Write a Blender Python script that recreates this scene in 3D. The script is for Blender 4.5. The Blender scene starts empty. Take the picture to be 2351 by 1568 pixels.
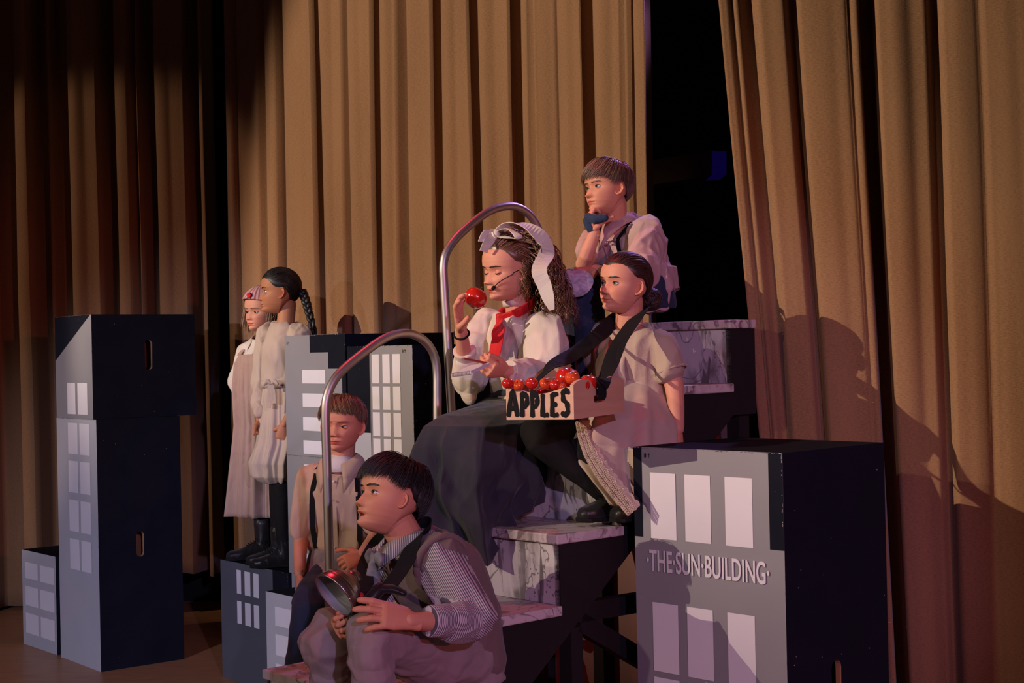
import bpy, bmesh, math, random
import numpy as np
from mathutils import Vector, Matrix, Quaternion, noise
random.seed(7)
R = math.radians
sc = bpy.context.scene
COL = sc.collection

# ---------------------------------------------------------------- camera
F, ROLL, HC, PYC, HZ = 3450.0, 0.021, 1175.5, 784.0, 803.0
CAMH = 1.52
cam = bpy.data.cameras.new('camera'); camo = bpy.data.objects.new('camera', cam)
COL.objects.link(camo); sc.camera = camo
cam.sensor_width = 36.0; cam.lens = 36.0 * F / 2351.0
cam.clip_end = 60
pitch = math.atan((HZ - PYC) / F)
camo.matrix_world = (Matrix.Translation((0, 0, CAMH)) @ Matrix.Rotation(math.pi/2 + pitch, 4, 'X')
                     @ Matrix.Rotation(-ROLL, 4, 'Z'))
CAMM = camo.matrix_world.copy()

def at(px, py, Y):
    "point at depth Y that the photograph shows at px, py"
    d = CAMM.to_3x3() @ Vector(((px - HC) / F, -(py - PYC) / F, -1.0))
    return Vector((0, 0, CAMH)) + d * (Y / d.y)

# ---------------------------------------------------------------- light
w = bpy.data.worlds.new('dark_hall'); sc.world = w; w.use_nodes = True
w.node_tree.nodes['Background'].inputs[0].default_value = (0.50, 0.30, 0.34, 1)
w.node_tree.nodes['Background'].inputs[1].default_value = 0.035

def spot(name, loc, target, energy, color, size_deg, blend=0.15, rad=0.06):
    l = bpy.data.lights.new(name, 'SPOT'); o = bpy.data.objects.new(name, l); COL.objects.link(o)
    l.energy = energy; l.color = color; l.spot_size = R(size_deg); l.spot_blend = blend
    l.shadow_soft_size = rad
    o.location = loc
    o.rotation_euler = (Vector(target) - Vector(loc)).to_track_quat('-Z', 'Y').to_euler()
    return o
KEY = Vector((-12.2, -.35, 5.9))
spot('key_spot', KEY, (0.45, 4.9, 1.62), 7900, (1.0, 0.80, 0.63), 31, 0.16, 0.03)
spot('front_warm_spot', (-4.6, -2.2, 3.4), (0.15, 4.6, 0.75), 420, (1.0, 0.76, 0.66), 27, 0.5, 0.06)
spot('left_curtain_spot', (-9.5, 5.2, 3.6), (-2.15, 8.9, 1.65), 620, (1.0, 0.72, 0.52), 22, 0.3, 0.05)
spot('front_lavender_spot', (1.7, -3.6, 3.3), (0.15, 4.6, 0.85), 880, (0.64, 0.47, 1.0), 20, 0.5, 0.07)
spot('lavender_spot', (-4.6, -2.6, 2.6), (-1.85, 7.3, 0.35), 1900, (0.72, 0.70, 1.0), 23, 0.7, 0.08)
spot('red_top_spot', (-1.3, 5.6, 5.2), (-0.05, 4.5, 0.9), 170, (1.0, 0.04, 0.09), 40, 0.5, 0.1)
spot('red_front_spot', (3.2, -3.2, 2.4), (-0.1, 4.8, 0.9), 430, (1.0, 0.20, 0.20), 26, 0.6, 0.10)
spot('violet_back_spot', (1.05, 6.4, 3.4), (0.05, 4.7, 1.5), 130, (0.55, 0.32, 1.0), 40, 0.4, 0.04)
sc.view_settings.view_transform = 'Standard'; sc.view_settings.look = 'None'
sc.view_settings.exposure = 0.0; sc.view_settings.gamma = 1.0
sc.view_settings.use_curve_mapping = False

# ---------------------------------------------------------------- helpers
def tag(o, label=None, cat=None, group=None, kind=None):
    if label: o['label'] = label
    if cat: o['category'] = cat
    if group: o['group'] = group
    if kind: o['kind'] = kind
    return o

def empty(name, loc, label, cat, group=None):
    o = bpy.data.objects.new(name, None); COL.objects.link(o); o.location = loc
    o.empty_display_size = 0.05
    return tag(o, label, cat, group)

def mesh_obj(name, me, mats=None, parent=None, smooth=False):
    o = bpy.data.objects.new(name, me); COL.objects.link(o)
    for m in (mats or []): me.materials.append(m)
    if smooth:
        me.polygons.foreach_set('use_smooth', [True] * len(me.polygons)); me.update()
    if parent:
        o.parent = parent
        o.matrix_parent_inverse = Matrix.Translation(-parent.location) if parent.parent is None else Matrix.Identity(4)
        if parent.parent is not None: o.matrix_parent_inverse = pinv(parent)
    return o

def world_of(o):
    if o.parent is None: return Matrix.Translation(o.location) @ o.rotation_euler.to_matrix().to_4x4()
    return world_of(o.parent) @ o.matrix_parent_inverse @ Matrix.Translation(o.location) @ o.rotation_euler.to_matrix().to_4x4()
def pinv(p): return world_of(p).inverted()

class MB:
    "collects vertices and faces of ONE mesh"
    def __init__(s): s.v = []; s.f = []; s.m = []
    def add(s, vs, fs, mi=0):
        n = len(s.v); s.v += [tuple(v) for v in vs]
        s.f += [tuple(i + n for i in f) for f in fs]; s.m += [mi] * len(fs)
        return s
    def quad(s, a, b, c, d, mi=0): return s.add([a, b, c, d], [(0, 1, 2, 3)], mi)
    def hexa(s, p, mi=0):   # p: 4 bottom ccw, 4 top ccw
        return s.add(p, [(3, 2, 1, 0), (4, 5, 6, 7), (0, 1, 5, 4), (1, 2, 6, 5), (2, 3, 7, 6), (3, 0, 4, 7)], mi)
    def tube(s, pts, rad, n=12, mi=0, caps=True, up=None):
        pts = [Vector(p) for p in pts]
        if not hasattr(rad, '__len__'): rad = [rad] * len(pts)
        vs = []; fs = []; prev = None
        for i, p in enumerate(pts):
            t = (pts[min(i + 1, len(pts) - 1)] - pts[max(i - 1, 0)])
            t = t.normalized() if t.length > 1e-9 else Vector((0, 0, 1))
            if prev is None:
                a = Vector(up) if up is not None else (Vector((0, 0, 1)) if abs(t.z) < .9 else Vector((1, 0, 0)))
            else: a = prev
            a = (a - t * a.dot(t)).normalized(); b = t.cross(a); prev = a
            r = rad[i]; ra, rb = (r if hasattr(r, '__len__') else (r, r))
            for k in range(n):
                c = 2 * math.pi * k / n
                vs.append(p + a * (ra * math.cos(c)) + b * (rb * math.sin(c)))
        for i in range(len(pts) - 1):
            for k in range(n):
                k2 = (k + 1) % n
                fs.append((i*n + k, i*n + k2, (i+1)*n + k2, (i+1)*n + k))
        if caps:
            fs.append(tuple(range(n - 1, -1, -1))); fs.append(tuple((len(pts)-1)*n + k for k in range(n)))
        return s.add(vs, fs, mi)
    def build(s, name, mats, parent=None, smooth=False, bevel=0, auto=False):
        me = bpy.data.meshes.new(name); me.from_pydata(s.v, [], s.f)
        me.polygons.foreach_set('material_index', s.m); me.update()
        o = mesh_obj(name, me, mats if isinstance(mats, (list, tuple)) else [mats], parent, smooth)
        if bevel:
            b = o.modifiers.new('bevel', 'BEVEL'); b.width = bevel; b.segments = 2; b.limit_method = 'ANGLE'; b.angle_limit = R(40)
        return o

def mat(name, color, rough=0.7, metal=0.0, spec=0.5, bump=None, mottle=None, sheen=0):
    "bump=(scale,strength,dist[,stretch]) mottle=(scale,amount,second colour)"
    m = bpy.data.materials.new(name); m.use_nodes = True; nt = m.node_tree; N = nt.nodes; L = nt.links
    b = N['Principled BSDF']; b.inputs['Base Color'].default_value = (*color, 1)
    b.inputs['Roughness'].default_value = rough; b.inputs['Metallic'].default_value = metal
    b.inputs['Specular IOR Level'].default_value = spec
    if sheen: b.inputs['Sheen Weight'].default_value = sheen
    tc = N.new('ShaderNodeTexCoord')
    def mapped(stretch):
        mp = N.new('ShaderNodeMapping'); mp.inputs['Scale'].default_value = stretch
        L.new(tc.outputs['Object'], mp.inputs[0]); return mp.outputs[0]
    if mottle:
        sc_, am, c2 = mottle[:3]; st = mottle[3] if len(mottle) > 3 else (1, 1, 1)
        n = N.new('ShaderNodeTexNoise'); n.inputs['Scale'].default_value = sc_; n.inputs['Detail'].default_value = 6
        L.new(mapped(st), n.inputs['Vector'])
        r = N.new('ShaderNodeValToRGB'); r.color_ramp.elements[0].position = .35; r.color_ramp.elements[1].position = .68
        L.new(n.outputs[0], r.inputs[0])
        ml = N.new('ShaderNodeMath'); ml.operation = 'MULTIPLY'; ml.inputs[1].default_value = am; L.new(r.outputs[0], ml.inputs[0])
        mx = N.new('ShaderNodeMix'); mx.data_type = 'RGBA'; mx.inputs['A'].default_value = (*color, 1); mx.inputs['B'].default_value = (*c2, 1)
        L.new(ml.outputs[0], mx.inputs['Factor']); L.new(mx.outputs['Result'], b.inputs['Base Color'])
    if bump:
        st = bump[3] if len(bump) > 3 else (1, 1, 1)
        n = N.new('ShaderNodeTexNoise'); n.inputs['Scale'].default_value = bump[0]; n.inputs['Detail'].default_value = 5
        L.new(mapped(st), n.inputs['Vector'])
        bp = N.new('ShaderNodeBump'); bp.inputs['Strength'].default_value = bump[1]; bp.inputs['Distance'].default_value = bump[2]
        L.new(n.outputs[0], bp.inputs['Height']); L.new(bp.outputs[0], b.inputs['Normal'])
    return m

# ---------------------------------------------------------------- materials of the set
M = {}
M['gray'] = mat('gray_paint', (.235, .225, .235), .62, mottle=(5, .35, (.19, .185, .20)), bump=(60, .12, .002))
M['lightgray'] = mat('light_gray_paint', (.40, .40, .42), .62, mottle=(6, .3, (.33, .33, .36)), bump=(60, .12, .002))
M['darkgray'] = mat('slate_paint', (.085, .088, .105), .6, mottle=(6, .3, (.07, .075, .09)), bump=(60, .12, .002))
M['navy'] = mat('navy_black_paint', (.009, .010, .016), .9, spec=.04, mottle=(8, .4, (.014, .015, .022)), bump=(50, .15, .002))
M['white'] = mat('white_window_paint', (.66, .63, .65), .6, mottle=(7, .3, (.58, .55, .58)), bump=(60, .12, .002))
M['ink'] = mat('black_paint', (.008, .008, .008), .8, spec=.15)
M['black'] = mat('flat_black_paint', (.012, .010, .010), .8, spec=.15, mottle=(5, .4, (.020, .016, .015)), bump=(40, .15, .002))
M['ply'] = mat('raw_plywood', (.36, .17, .07), .8, mottle=(10, .5, (.24, .11, .04), (1, 1, .2)))
M['wornedge'] = mat('chipped_edge', (.30, .27, .27), .8)
M['void'] = mat('backstage_black', (.004, .004, .004), .95)
# ================================================================ the set
def weave_cloth(name, c1, c2, scale=1.0):
    m = bpy.data.materials.new(name); m.use_nodes = True; N = m.node_tree.nodes; L = m.node_tree.links
    b = N['Principled BSDF']; b.inputs['Roughness'].default_value = .88; b.inputs['Specular IOR Level'].default_value = .25
    b.inputs['Sheen Weight'].default_value = .15
    uv = N.new('ShaderNodeUVMap'); uv.uv_map = 'cloth'
    def nz(sx, sy, det=3):
        mp = N.new('ShaderNodeMapping'); mp.inputs['Scale'].default_value = (sx, sy, 1); L.new(uv.outputs[0], mp.inputs[0])
        n = N.new('ShaderNodeTexNoise'); n.inputs['Scale'].default_value = 1; n.inputs['Detail'].default_value = det
        L.new(mp.outputs[0], n.inputs['Vector']); return n.outputs[0]
    a = nz(90, 430, 4); c = nz(420, 60, 2); big = nz(5, 1.2, 3)
    ad = N.new('ShaderNodeMath'); ad.operation = 'ADD'; L.new(a, ad.inputs[0])
    ml = N.new('ShaderNodeMath'); ml.operation = 'MULTIPLY'; ml.inputs[1].default_value = .35; L.new(c, ml.inputs[0]); L.new(ml.outputs[0], ad.inputs[1])
    ml2 = N.new('ShaderNodeMath'); ml2.operation = 'MULTIPLY_ADD'; ml2.inputs[1].default_value = .45; L.new(big, ml2.inputs[0]); L.new(ad.outputs[0], ml2.inputs[2])
    r = N.new('ShaderNodeValToRGB'); r.color_ramp.elements[0].position = .62; r.color_ramp.elements[1].position = 1.15 if False else 1.0
    r.color_ramp.elements[0].color = (*c1, 1); r.color_ramp.elements[1].color = (*c2, 1)
    L.new(ml2.outputs[0], r.inputs[0]); L.new(r.outputs[0], b.inputs['Base Color'])
    bp = N.new('ShaderNodeBump'); bp.inputs['Strength'].default_value = .35; bp.inputs['Distance'].default_value = .002
    L.new(ad.outputs[0], bp.inputs['Height']); L.new(bp.outputs[0], b.inputs['Normal'])
    return m
M['curtain'] = weave_cloth('tan_burlap_curtain', (.168, .086, .040), (.272, .143, .067))

def curtain(name, A, B, folds, z0, z1, label, group=None, lean=None, seed=0, hem=None, minor=.012):
    """A, B: ground line; folds: (px_start_of_shadow, px_end_of_shadow, depth) at eye level;
    each pleat front stays forward and drops back between start and end"""
    A = Vector(A); B = Vector(B); L = (B - A); length = L.length; t = L.normalized(); nrm = Vector((t.y, -t.x))
    if nrm.y > 0: nrm = -nrm
    def upx(px):
        k = (px - HC) / F
        return (k * A.y - A.x) / (t.x - k * t.y)
    fl = [(upx(a), upx(b), d) for a, b, d in folds]
    us = [length * k / int(length / .009) for k in range(int(length / .009) + 1)]
    for a, b, dep in fl:
        if dep >= .15:
            us = [x for x in us if not (a - .001 < x < a + .008)] + [a - .0005, a + .0005, a + .0025, a + .005, a + .0075]
    us = sorted(x for x in us if 0 <= x <= length); n = len(us) - 1; rows = 46
    vs = []; uvs = []
    for j in range(rows + 1):
        fz = j / rows; z = z0 + (z1 - z0) * fz
        arc = 0; pd = pu = 0
        for i in range(n + 1):
            u = us[i]
            du = .012 * noise.noise(Vector((u * 1.6, z * .45, seed))) + .004 * noise.noise(Vector((u * 3, z * 1.1, seed + 9)))
            d = 0
            for a, b, dep in fl:
                if a <= u <= b:
                    q = (u - a) / (b - a)
                    if dep >= .15: d = -dep * min(1, .22 + (u - a) / .0075 * .78) if q < .88 else -dep * (1 - (q - .88) / .12)
                    else: d = -dep * math.sin(q * math.pi) ** 1.2
                elif b < u < b + .10: d += (.018 if dep > .12 else .006) * math.sin((u - b) / .10 * math.pi)
            d += minor * noise.noise(Vector((u * 7, z * .35, seed + 3))) * 1.6 + .003 * noise.noise(Vector((u * 24, z * .8, seed + 5)))
            p = A + t * (u + du) + nrm * d
            if lean: p = p + t * lean(u, z, length)
            zz = z
            if hem: zz = z + hem(u) * (1 - fz) ** 6
            arc += math.hypot(u - pu, d - pd); pu, pd = u, d
            vs.append((p.x, p.y, zz)); uvs.append((arc, z))
    fs = []
    W_ = n + 1
    for j in range(rows):
        for i in range(n):
            fs.append((j*W_ + i, j*W_ + i + 1, (j+1)*W_ + i + 1, (j+1)*W_ + i))
    me = bpy.data.meshes.new(name); me.from_pydata(vs, [], fs)
    ul = me.uv_layers.new(name='cloth')
    arr = np.array(uvs)[np.array(fs).ravel()].ravel(); ul.data.foreach_set('uv', arr)
    o = mesh_obj(name, me, [M['curtain']], None, True)
    s = o.modifiers.new('thick', 'SOLIDIFY'); s.thickness = .004
    return tag(o, label, 'curtain', group)

# middle curtain, slanting towards the camera on the right
c = 9
mid = [(536, 549, .05), (592, 612, .05), (634, 652, .10), (713, 737, .2), (784, 800, .05), (851, 875, .2), (910, 939, .07),
       (992, 1016, .2), (1076, 1103, .2), (1168, 1202, .22), (1226, 1232, .03), (1275, 1282, .04), (1337, 1368, .2), (1428, 1438, .1), (1447, 1460, .12)]
mid = [(a + c, b + c, d) for a, b, d in mid]
curtain('stage_curtain', (-1.535, 8.2), (.555, 6.0), mid, .02, 4.6,
        'tan pleated curtain behind the central blocks and handrails, left of the black gap', seed=1)
lef = [(-470, -420, .2), (-330, -270, .2), (-200, -150, .16), (-40, 36, .16), (66, 110, .22), (112, 158, .16), (219, 265, .26), (297, 318, .1), (320, 358, .22), (426, 462, .24)]
lef = [(a + c, b + c, d) for a, b, d in lef]
def lhem(u):
    u -= 2.0
    return .0 + .24 * min(1, max(0, (u - .9) / .35)) - .10 * max(0, u - 1.3)
curtain('stage_curtain', (-5.15, 9.495), (-1.755, 8.72), lef, .02, 4.9,
        'shadowy tan pleated curtain at the far left behind the tall painted tower', seed=2, hem=lhem)
rig = [(1742, 1750, .03), (1762, 1800, .04), (1856, 1886, .06), (1985, 1998, .015), (2012, 2046, .16), (2152, 2188, .05), (2262, 2285, .010), (2400, 2440, .10), (2560, 2610, .14), (2740, 2790, .14), (2960, 3010, .14)]
def rlean(u, z, Ln): return -(.055 * max(0, 1 - u / .6) + .012) * (z - 1.5)
curtain('stage_curtain', (.785, 4.96), (3.50, 4.354), rig, .02, 3.6,
        'tan pleated curtain on the right, behind the lettered building block', seed=3, lean=rlean, minor=.006)

# floor, dark back of the stage
fm = mat('stage_floor_boards', (.52, .24, .11), .40, mottle=(7, .5, (.25, .11, .055), (1, 6, 1)), bump=(30, .1, .002))
b = MB(); b.quad((-13.5, -6, 0), (9, -6, 0), (9, 14, 0), (-13.5, 14, 0)); tag(b.build('floor', fm), kind='structure')
b = MB(); b.hexa([(-9, 12, 0), (9, 12, 0), (9, 12.1, 0), (-9, 12.1, 0), (-9, 12, 6), (9, 12, 6), (9, 12.1, 6), (-9, 12.1, 6)])
tag(b.build('wall_back', M['void']), kind='structure')
b = MB(); b.hexa([(-3.6, 9.35, 0), (-.9, 9.35, 0), (-.9, 9.4, 0), (-3.6, 9.4, 0), (-3.6, 9.35, 5), (-.9, 9.35, 5), (-.9, 9.4, 5), (-3.6, 9.4, 5)])  # black sheet added for the unlit depth behind the curtains
tag(b.build('gap_dark_sheet', M['void']), 'added black sheet for the backstage darkness in the slit between left and middle tan curtains', 'dark sheet')

# ---------------------------------------------------------------- painted blocks
def slot_loop(cx, cz, w_, h_, n=8):
    r = w_ / 2; pts = []
    for k in range(n + 1):
        a = math.pi * k / n; pts.append((cx + r * math.cos(a), cz + h_/2 - r + r * math.sin(a)))
    for k in range(n + 1):
        a = math.pi + math.pi * k / n; pts.append((cx + r * math.cos(a), cz - h_/2 + r + r * math.sin(a)))
    return pts

def block(name, near, ang, wl, wr, z0, h, base, side, paint, label, slot=None, cat='box', group=None, chips=40, seed=0, bolts=0):
    """near: ground XY of the corner nearest the camera; painted face runs from it to the left/back at angle ang
    (degrees from straight back), length wl; the other face runs right/back, length wr.
    paint: list of (kind, polygon in metres from the near corner going left, z up, material)"""
    a = R(ang); dl = Vector((-math.sin(a), math.cos(a), 0)); dr = Vector((math.cos(a), math.sin(a), 0))
    C = Vector((near[0], near[1], z0)); up = Vector((0, 0, 1))
    root = empty(name, C, label, cat, group)
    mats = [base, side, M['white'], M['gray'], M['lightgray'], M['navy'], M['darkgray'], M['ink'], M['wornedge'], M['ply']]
    mi = {m.name: i for i, m in enumerate(mats)}
    b = MB()
    P = lambda u, v, z: C + dl * u + dr * v + up * z
    # body: painted face (0), other faces (1)
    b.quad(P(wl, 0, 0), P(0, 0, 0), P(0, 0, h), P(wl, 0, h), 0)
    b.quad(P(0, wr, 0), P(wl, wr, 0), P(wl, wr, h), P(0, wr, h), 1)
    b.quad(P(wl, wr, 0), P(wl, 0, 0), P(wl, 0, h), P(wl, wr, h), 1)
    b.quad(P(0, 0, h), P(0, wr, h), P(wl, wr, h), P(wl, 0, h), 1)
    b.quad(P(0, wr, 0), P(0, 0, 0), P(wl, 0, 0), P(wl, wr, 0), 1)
    if slot:
        cx, cz, sw, sh = slot
        bm = bmesh.new(); outer = [(0, 0), (wr, 0), (wr, h), (0, h)]; loop = slot_loop(cx, cz, sw, sh)
        vo = [bm.verts.new((x, z, 0)) for x, z in outer]; vi = [bm.verts.new((x, z, 0)) for x, z in loop[:-1] if True]
        eds = []
        for lst in (vo, vi):
            for i in range(len(lst)):
                if (lst[i].co - lst[(i+1) % len(lst)].co).length > 1e-6: eds.append(bm.edges.new((lst[i], lst[(i+1) % len(lst)])))
        bmesh.ops.triangle_fill(bm, use_beauty=True, use_dissolve=False, edges=eds, normal=(0, 0, 1))
        bm.verts.index_update()
        b.add([P(0, v.co.x, v.co.y) for v in bm.verts], [tuple(v.index for v in f.verts) for f in bm.faces], 1)
        bm.free()
        n = len(loop); o_ = [P(0, x, z) for x, z in loop]; i_ = [P(.018, x, z) for x, z in loop]
        b.add(o_ + i_, [(k, (k+1) % n, n + (k+1) % n, n + k) for k in range(n)], 9)
        b.quad(P(.12, cx - .12, cz - .2), P(.12, cx + .12, cz - .2), P(.12, cx + .12, cz + .2), P(.12, cx - .12, cz + .2), 9)
    else:
        b.quad(P(0, 0, 0), P(0, wr, 0), P(0, wr, h), P(0, 0, h), 1)
    off = -.0008
    for k, (poly, mname) in enumerate(paint):
        o_ = off - .00012 * k
        pts = [C + dl * u + up * z + dr * o_ for u, z in poly]
        b.add(pts, [tuple(range(len(pts)))], mi[mname])
    # chipped paint along the edges
    rnd = random.Random(seed)
    for _ in range(chips):
        e = rnd.choice('ttvvlr'); s_ = .0012 + rnd.random() ** 3 * .005; s2 = .0006 + rnd.random() * .0010
        if e == 't': u, z = rnd.random() * wl, h - s2; w1, h1 = s_, s2
        elif e == 'v': u, z = s2, rnd.random() ** 1.6 * h if rnd.random() < .4 else h - rnd.random() ** 2 * h * .6; w1, h1 = s2, s_
        else: u, z = rnd.random() * wl, rnd.random() * h; w1, h1 = s2 * .6, s2 * .6
        z = min(max(z, h1), h - h1); u = min(max(u, w1), wl - w1)
        pts = [C + dl * (u + q * w1) + up * (z + p * h1) + dr * (off - .0032) for q, p in ((-1, -.7), (1, -1), (.6, 1), (-.8, .8))]
        b.add(pts, [(3, 2, 1, 0)], 8)
    for _ in range(chips // 6):
        v, z = rnd.random() * wr, rnd.random() * h
        v = min(max(v, .01), wr - .01)
        s_ = .0008 + rnd.random() * .0012
        pts = [C + dr * (v + q * s_) + up * (z + p * s_) - dl * .001 for q, p in ((-1, -.7), (1, -1), (.6, 1), (-.8, .8))]
        b.add(pts, [(3, 2, 1, 0)], 8)
    o = b.build('painted_box', mats, root)
    return root, dl, dr, C
def rect(u0, u1, z0, z1): return [(u1, z0), (u0, z0), (u0, z1), (u1, z1)]
W = 'white_window_paint'; G = 'gray_paint'; NV = 'navy_black_paint'; LG = 'light_gray_paint'; DG = 'slate_paint'; INK = 'black_paint'

def arrow_mark(u, z, s=.006, lab=True):
    s = .0065; g = .011
    out = [(rect(u - .0007, u + .0007, z - s, z + s * .5), INK), ([(u - .0034, z + .002), (u + .0034, z + .002), (u, z + s)][::-1], INK)]
    if lab: out += [(rect(u + g, u + g + .0022, z - .006, z + .006), INK), (rect(u + g + .0036, u + g + .0056, z - .006, z + .006), INK), (rect(u + g, u + g + .0056, z - .0008, z + .001), INK)]
    return out

# left skyscraper tower: two blocks
def fit(px, py, z):   # ground point under the image point at height z
    a_ = at(px, py, 1.0); k = (z - CAMH) / (a_.z - CAMH); return (a_.x * k, k)
tn = fit(232, 1543, 0)
pw = []
for (za, zb) in ((1.045, 1.20), (.852, 1.01), (.658, .815), (.468, .62)):
    pw += [(rect(.083, .206, za, zb), W), (rect(.230, .351, za, zb), W)]
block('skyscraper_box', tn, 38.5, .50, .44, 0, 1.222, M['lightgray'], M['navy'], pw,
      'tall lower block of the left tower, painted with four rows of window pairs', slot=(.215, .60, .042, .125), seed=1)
tt = (tn[0] - .012, tn[1] + .01)
tt = fit(214, 964, 1.222)
pw = [([(.46, .29), (.46, .5115), (.012, .5115)][::-1], NV), (rect(.065, .185, .022, .178), W), (rect(.212, .315, .022, .178), W)]
block('skyscraper_box', tt, 38.5, .46, .55, 1.223, .512, M['gray'], M['navy'], pw,
      'short block with a sloped roof outline and one window pair, topmost of the left tower', slot=(.295, .31, .040, .150), seed=2)
sn = fit(136, 1504, 0)
pw = []
for za, zb in ((.357, .443), (.214, .316), (.066, .173)): pw += [(rect(.022, .200, za, zb), W), (rect(.230, .398, za, zb), W)]
block('skyscraper_box', (sn[0] - .01, sn[1]), 40, .44, .40, 0, .505, M['lightgray'], M['navy'], pw,
      'small light gray block with six painted windows on the floor left of the tall tower', seed=3)

# block the girls stand on and the lilac gray one in front of it
dn = (-1.007, 6.62)
pw = [(rect(.0, .138, 0, .557), NV)]
Ld = .64; da = 38.2
for za, zb in ((.415, .525), (.276, .381)):
    for u0, u1 in ((.268, .318), (.347, .402), (.436, .478)): pw.append((rect(u0, u1, za, zb), W))
block('skyscraper_box', dn, da, Ld, .50, 0, .557, M['darkgray'], M['navy'], pw,
      'slate gray block with six narrow painted windows that the two girls stand on', seed=4)
en = fit(610, 1357, .557)
a = R(40); ne = (en[0] + math.sin(a) * .52, en[1] - math.cos(a) * .52)
pw = []
for za, zb in ((.426, .503), (.3075, .392), (.19, .273)):
    pw += [(rect(.312, .449, za, zb), W), (rect(.162, .299, za, zb), W)]
block('skyscraper_box', ne, 40, .52, .245, 0, .557, M['lightgray'], M['navy'], pw,
      'light gray block with square painted panes, in front of the slate gray block', seed=5)

# tall stack in the centre: three blocks
fn = (-.690, 6.215); fa = 38.8; fw = .492
block('skyscraper_box', fn, fa, fw - .02, .55, 0, .563, M['gray'], M['navy'], [(rect(.1, .22, .2, .32), W), (rect(.29, .41, .2, .32), W)],
      'bottom block of the central tall stack, mostly hidden behind the lowered bare arm', seed=6)
block('skyscraper_box', fn, fa, fw, .56, .564, .516, M['gray'], M['navy'],
      [(rect(.159, .347, z, z + .054), W) for z in (.428, .332, .236, .140, .043)],
      'middle block of the central tall stack, gray with wide windows, behind the boy', seed=7)
pw = [(rect(0, .281, .445, .5195), NV), (rect(0, .134, .376, .4455), NV), (rect(0, .0286, .0, .3765), NV)] + \
     [(rect(.159, .347, z, z + .058), W) for z in (.313, .212, .110, .010)] + arrow_mark(.455, .488)
block('skyscraper_box', (fn[0], fn[1]), fa, fw, .56, 1.081, .520, M['gray'], M['navy'], pw,
      'top block of the central tall stack, its gray tower stepped against navy paint', seed=8)

# block in front with the narrow window grid (stands on two hidden ones)
a = R(42); gw = .43
gl = Vector((-.672, 6.115)); gn = gl + Vector((math.sin(a) * gw, -math.cos(a) * gw))
for z0_, lab in ((0, 'lowest block under the navy window grid block, hidden behind the stairs'), (.516, 'second block under the navy window grid block, behind the long dark skirt')):
    pw = [(rect(.02, .29, z0_ * 0 + .0, .515), G)] + [(rect(u, u + .045, zz, zz + .15), W) for u in (.215, .13, .045) for zz in (.03, .20, .36)]
    block('skyscraper_box', gn, 42, gw, .50, z0_, .515, M['navy'], M['navy'], pw, lab, seed=9)
pw = [(rect(0, .274, 0, .514), G), (rect(.2765, .43, 0, .168), LG), (rect(.322, .334, .205, .257), W)]
for u0, u1 in ((.215, .262), (.145, .192), (.078, .126)):
    pw += [(rect(u0, u1, za, zb), W) for za, zb in ((.366, .481), (.2615, .354), (.157, .251), (.03, .147))]
pw += [(rect(.2742, .2757, .0, .5), 'chipped_edge')] + arrow_mark(.045, .492, .009)
block('skyscraper_box', gn, 42, gw, .50, 1.032, .515, M['navy'], M['navy'], pw,
      'navy block painted with a three column window grid, right front of the central stack', seed=10, chips=80)

# the lettered block at the right front
an = (.701, 3.933)
pw = [(rect(0, .046, .979, 1.2345), NV), (rect(.491, .523, .979, 1.2345), NV)]
zs = [(.925, 1.145), (.355, .690), (.06, .335)]
def ztop(): return 1.22
cols = [(.101, .193), (.243, .334), (.366, .460)]
for (u0, u1) in cols: pw += [(rect(u0, u1, .978, 1.164), W), (rect(u0, u1, .603, .797), W), (rect(u0, u1, .37, .586), W), (rect(u0, u1, .10, .33), W)]
pw += arrow_mark(.462, 1.212, .009)
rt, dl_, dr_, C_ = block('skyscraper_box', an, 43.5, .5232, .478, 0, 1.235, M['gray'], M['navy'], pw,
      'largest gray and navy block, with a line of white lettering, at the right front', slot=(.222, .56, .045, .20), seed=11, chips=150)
# lettering
def font_mesh(txt, size, sx=1.0, bold=0.0, extr=.0006, space=1.0):
    cu = bpy.data.curves.new('t', 'FONT'); cu.body = txt; cu.size = size; cu.extrude = extr; cu.offset = bold; cu.space_character = space
    cu.align_x = 'CENTER'; cu.align_y = 'CENTER'; cu.resolution_u = 6
    o = bpy.data.objects.new('t', cu); COL.objects.link(o)
    bpy.context.view_layer.update()
    me = bpy.data.meshes.new_from_object(o.evaluated_get(bpy.context.evaluated_depsgraph_get()))
    bpy.data.objects.remove(o); bpy.data.curves.remove(cu)
    me.transform(Matrix.Diagonal((sx, 1, 1, 1))); return me
me = font_mesh('\u00b7THE\u00b7SUN\u00b7BUILDING\u00b7', .084, .62, .0012)
xs = [v.co.x for v in me.vertices]; wd = max(xs) - min(xs)
me.transform(Matrix.Diagonal((.428 / wd, 1, 1, 1)))
cx = (max(xs) + min(xs)) / 2 * .428 / wd
me.transform(Matrix.Translation((-cx, 0, 0)))
nrm = -dr_
Mx = Matrix((( -dl_.x, 0, nrm.x, 0), (-dl_.y, 0, nrm.y, 0), (0, 1, 0, 0), (0, 0, 0, 1)))
p = C_ + dl_ * .262 + Vector((0, 0, .912)) + nrm * .0040
me.transform(Matrix.Translation(p) @ Mx)
mesh_obj('lettering', me, [M['white']], rt)

# ---------------------------------------------------------------- the stairs
B0 = Vector((-.071, 4.05, 0)); SA = Vector((.745, .667, 0)); SW = Vector((-.667, .745, 0)); SWID = .72; TR = .2545
def S(s, w_, z): return B0 + SA * s + SW * w_ + Vector((0, 0, z))

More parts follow.
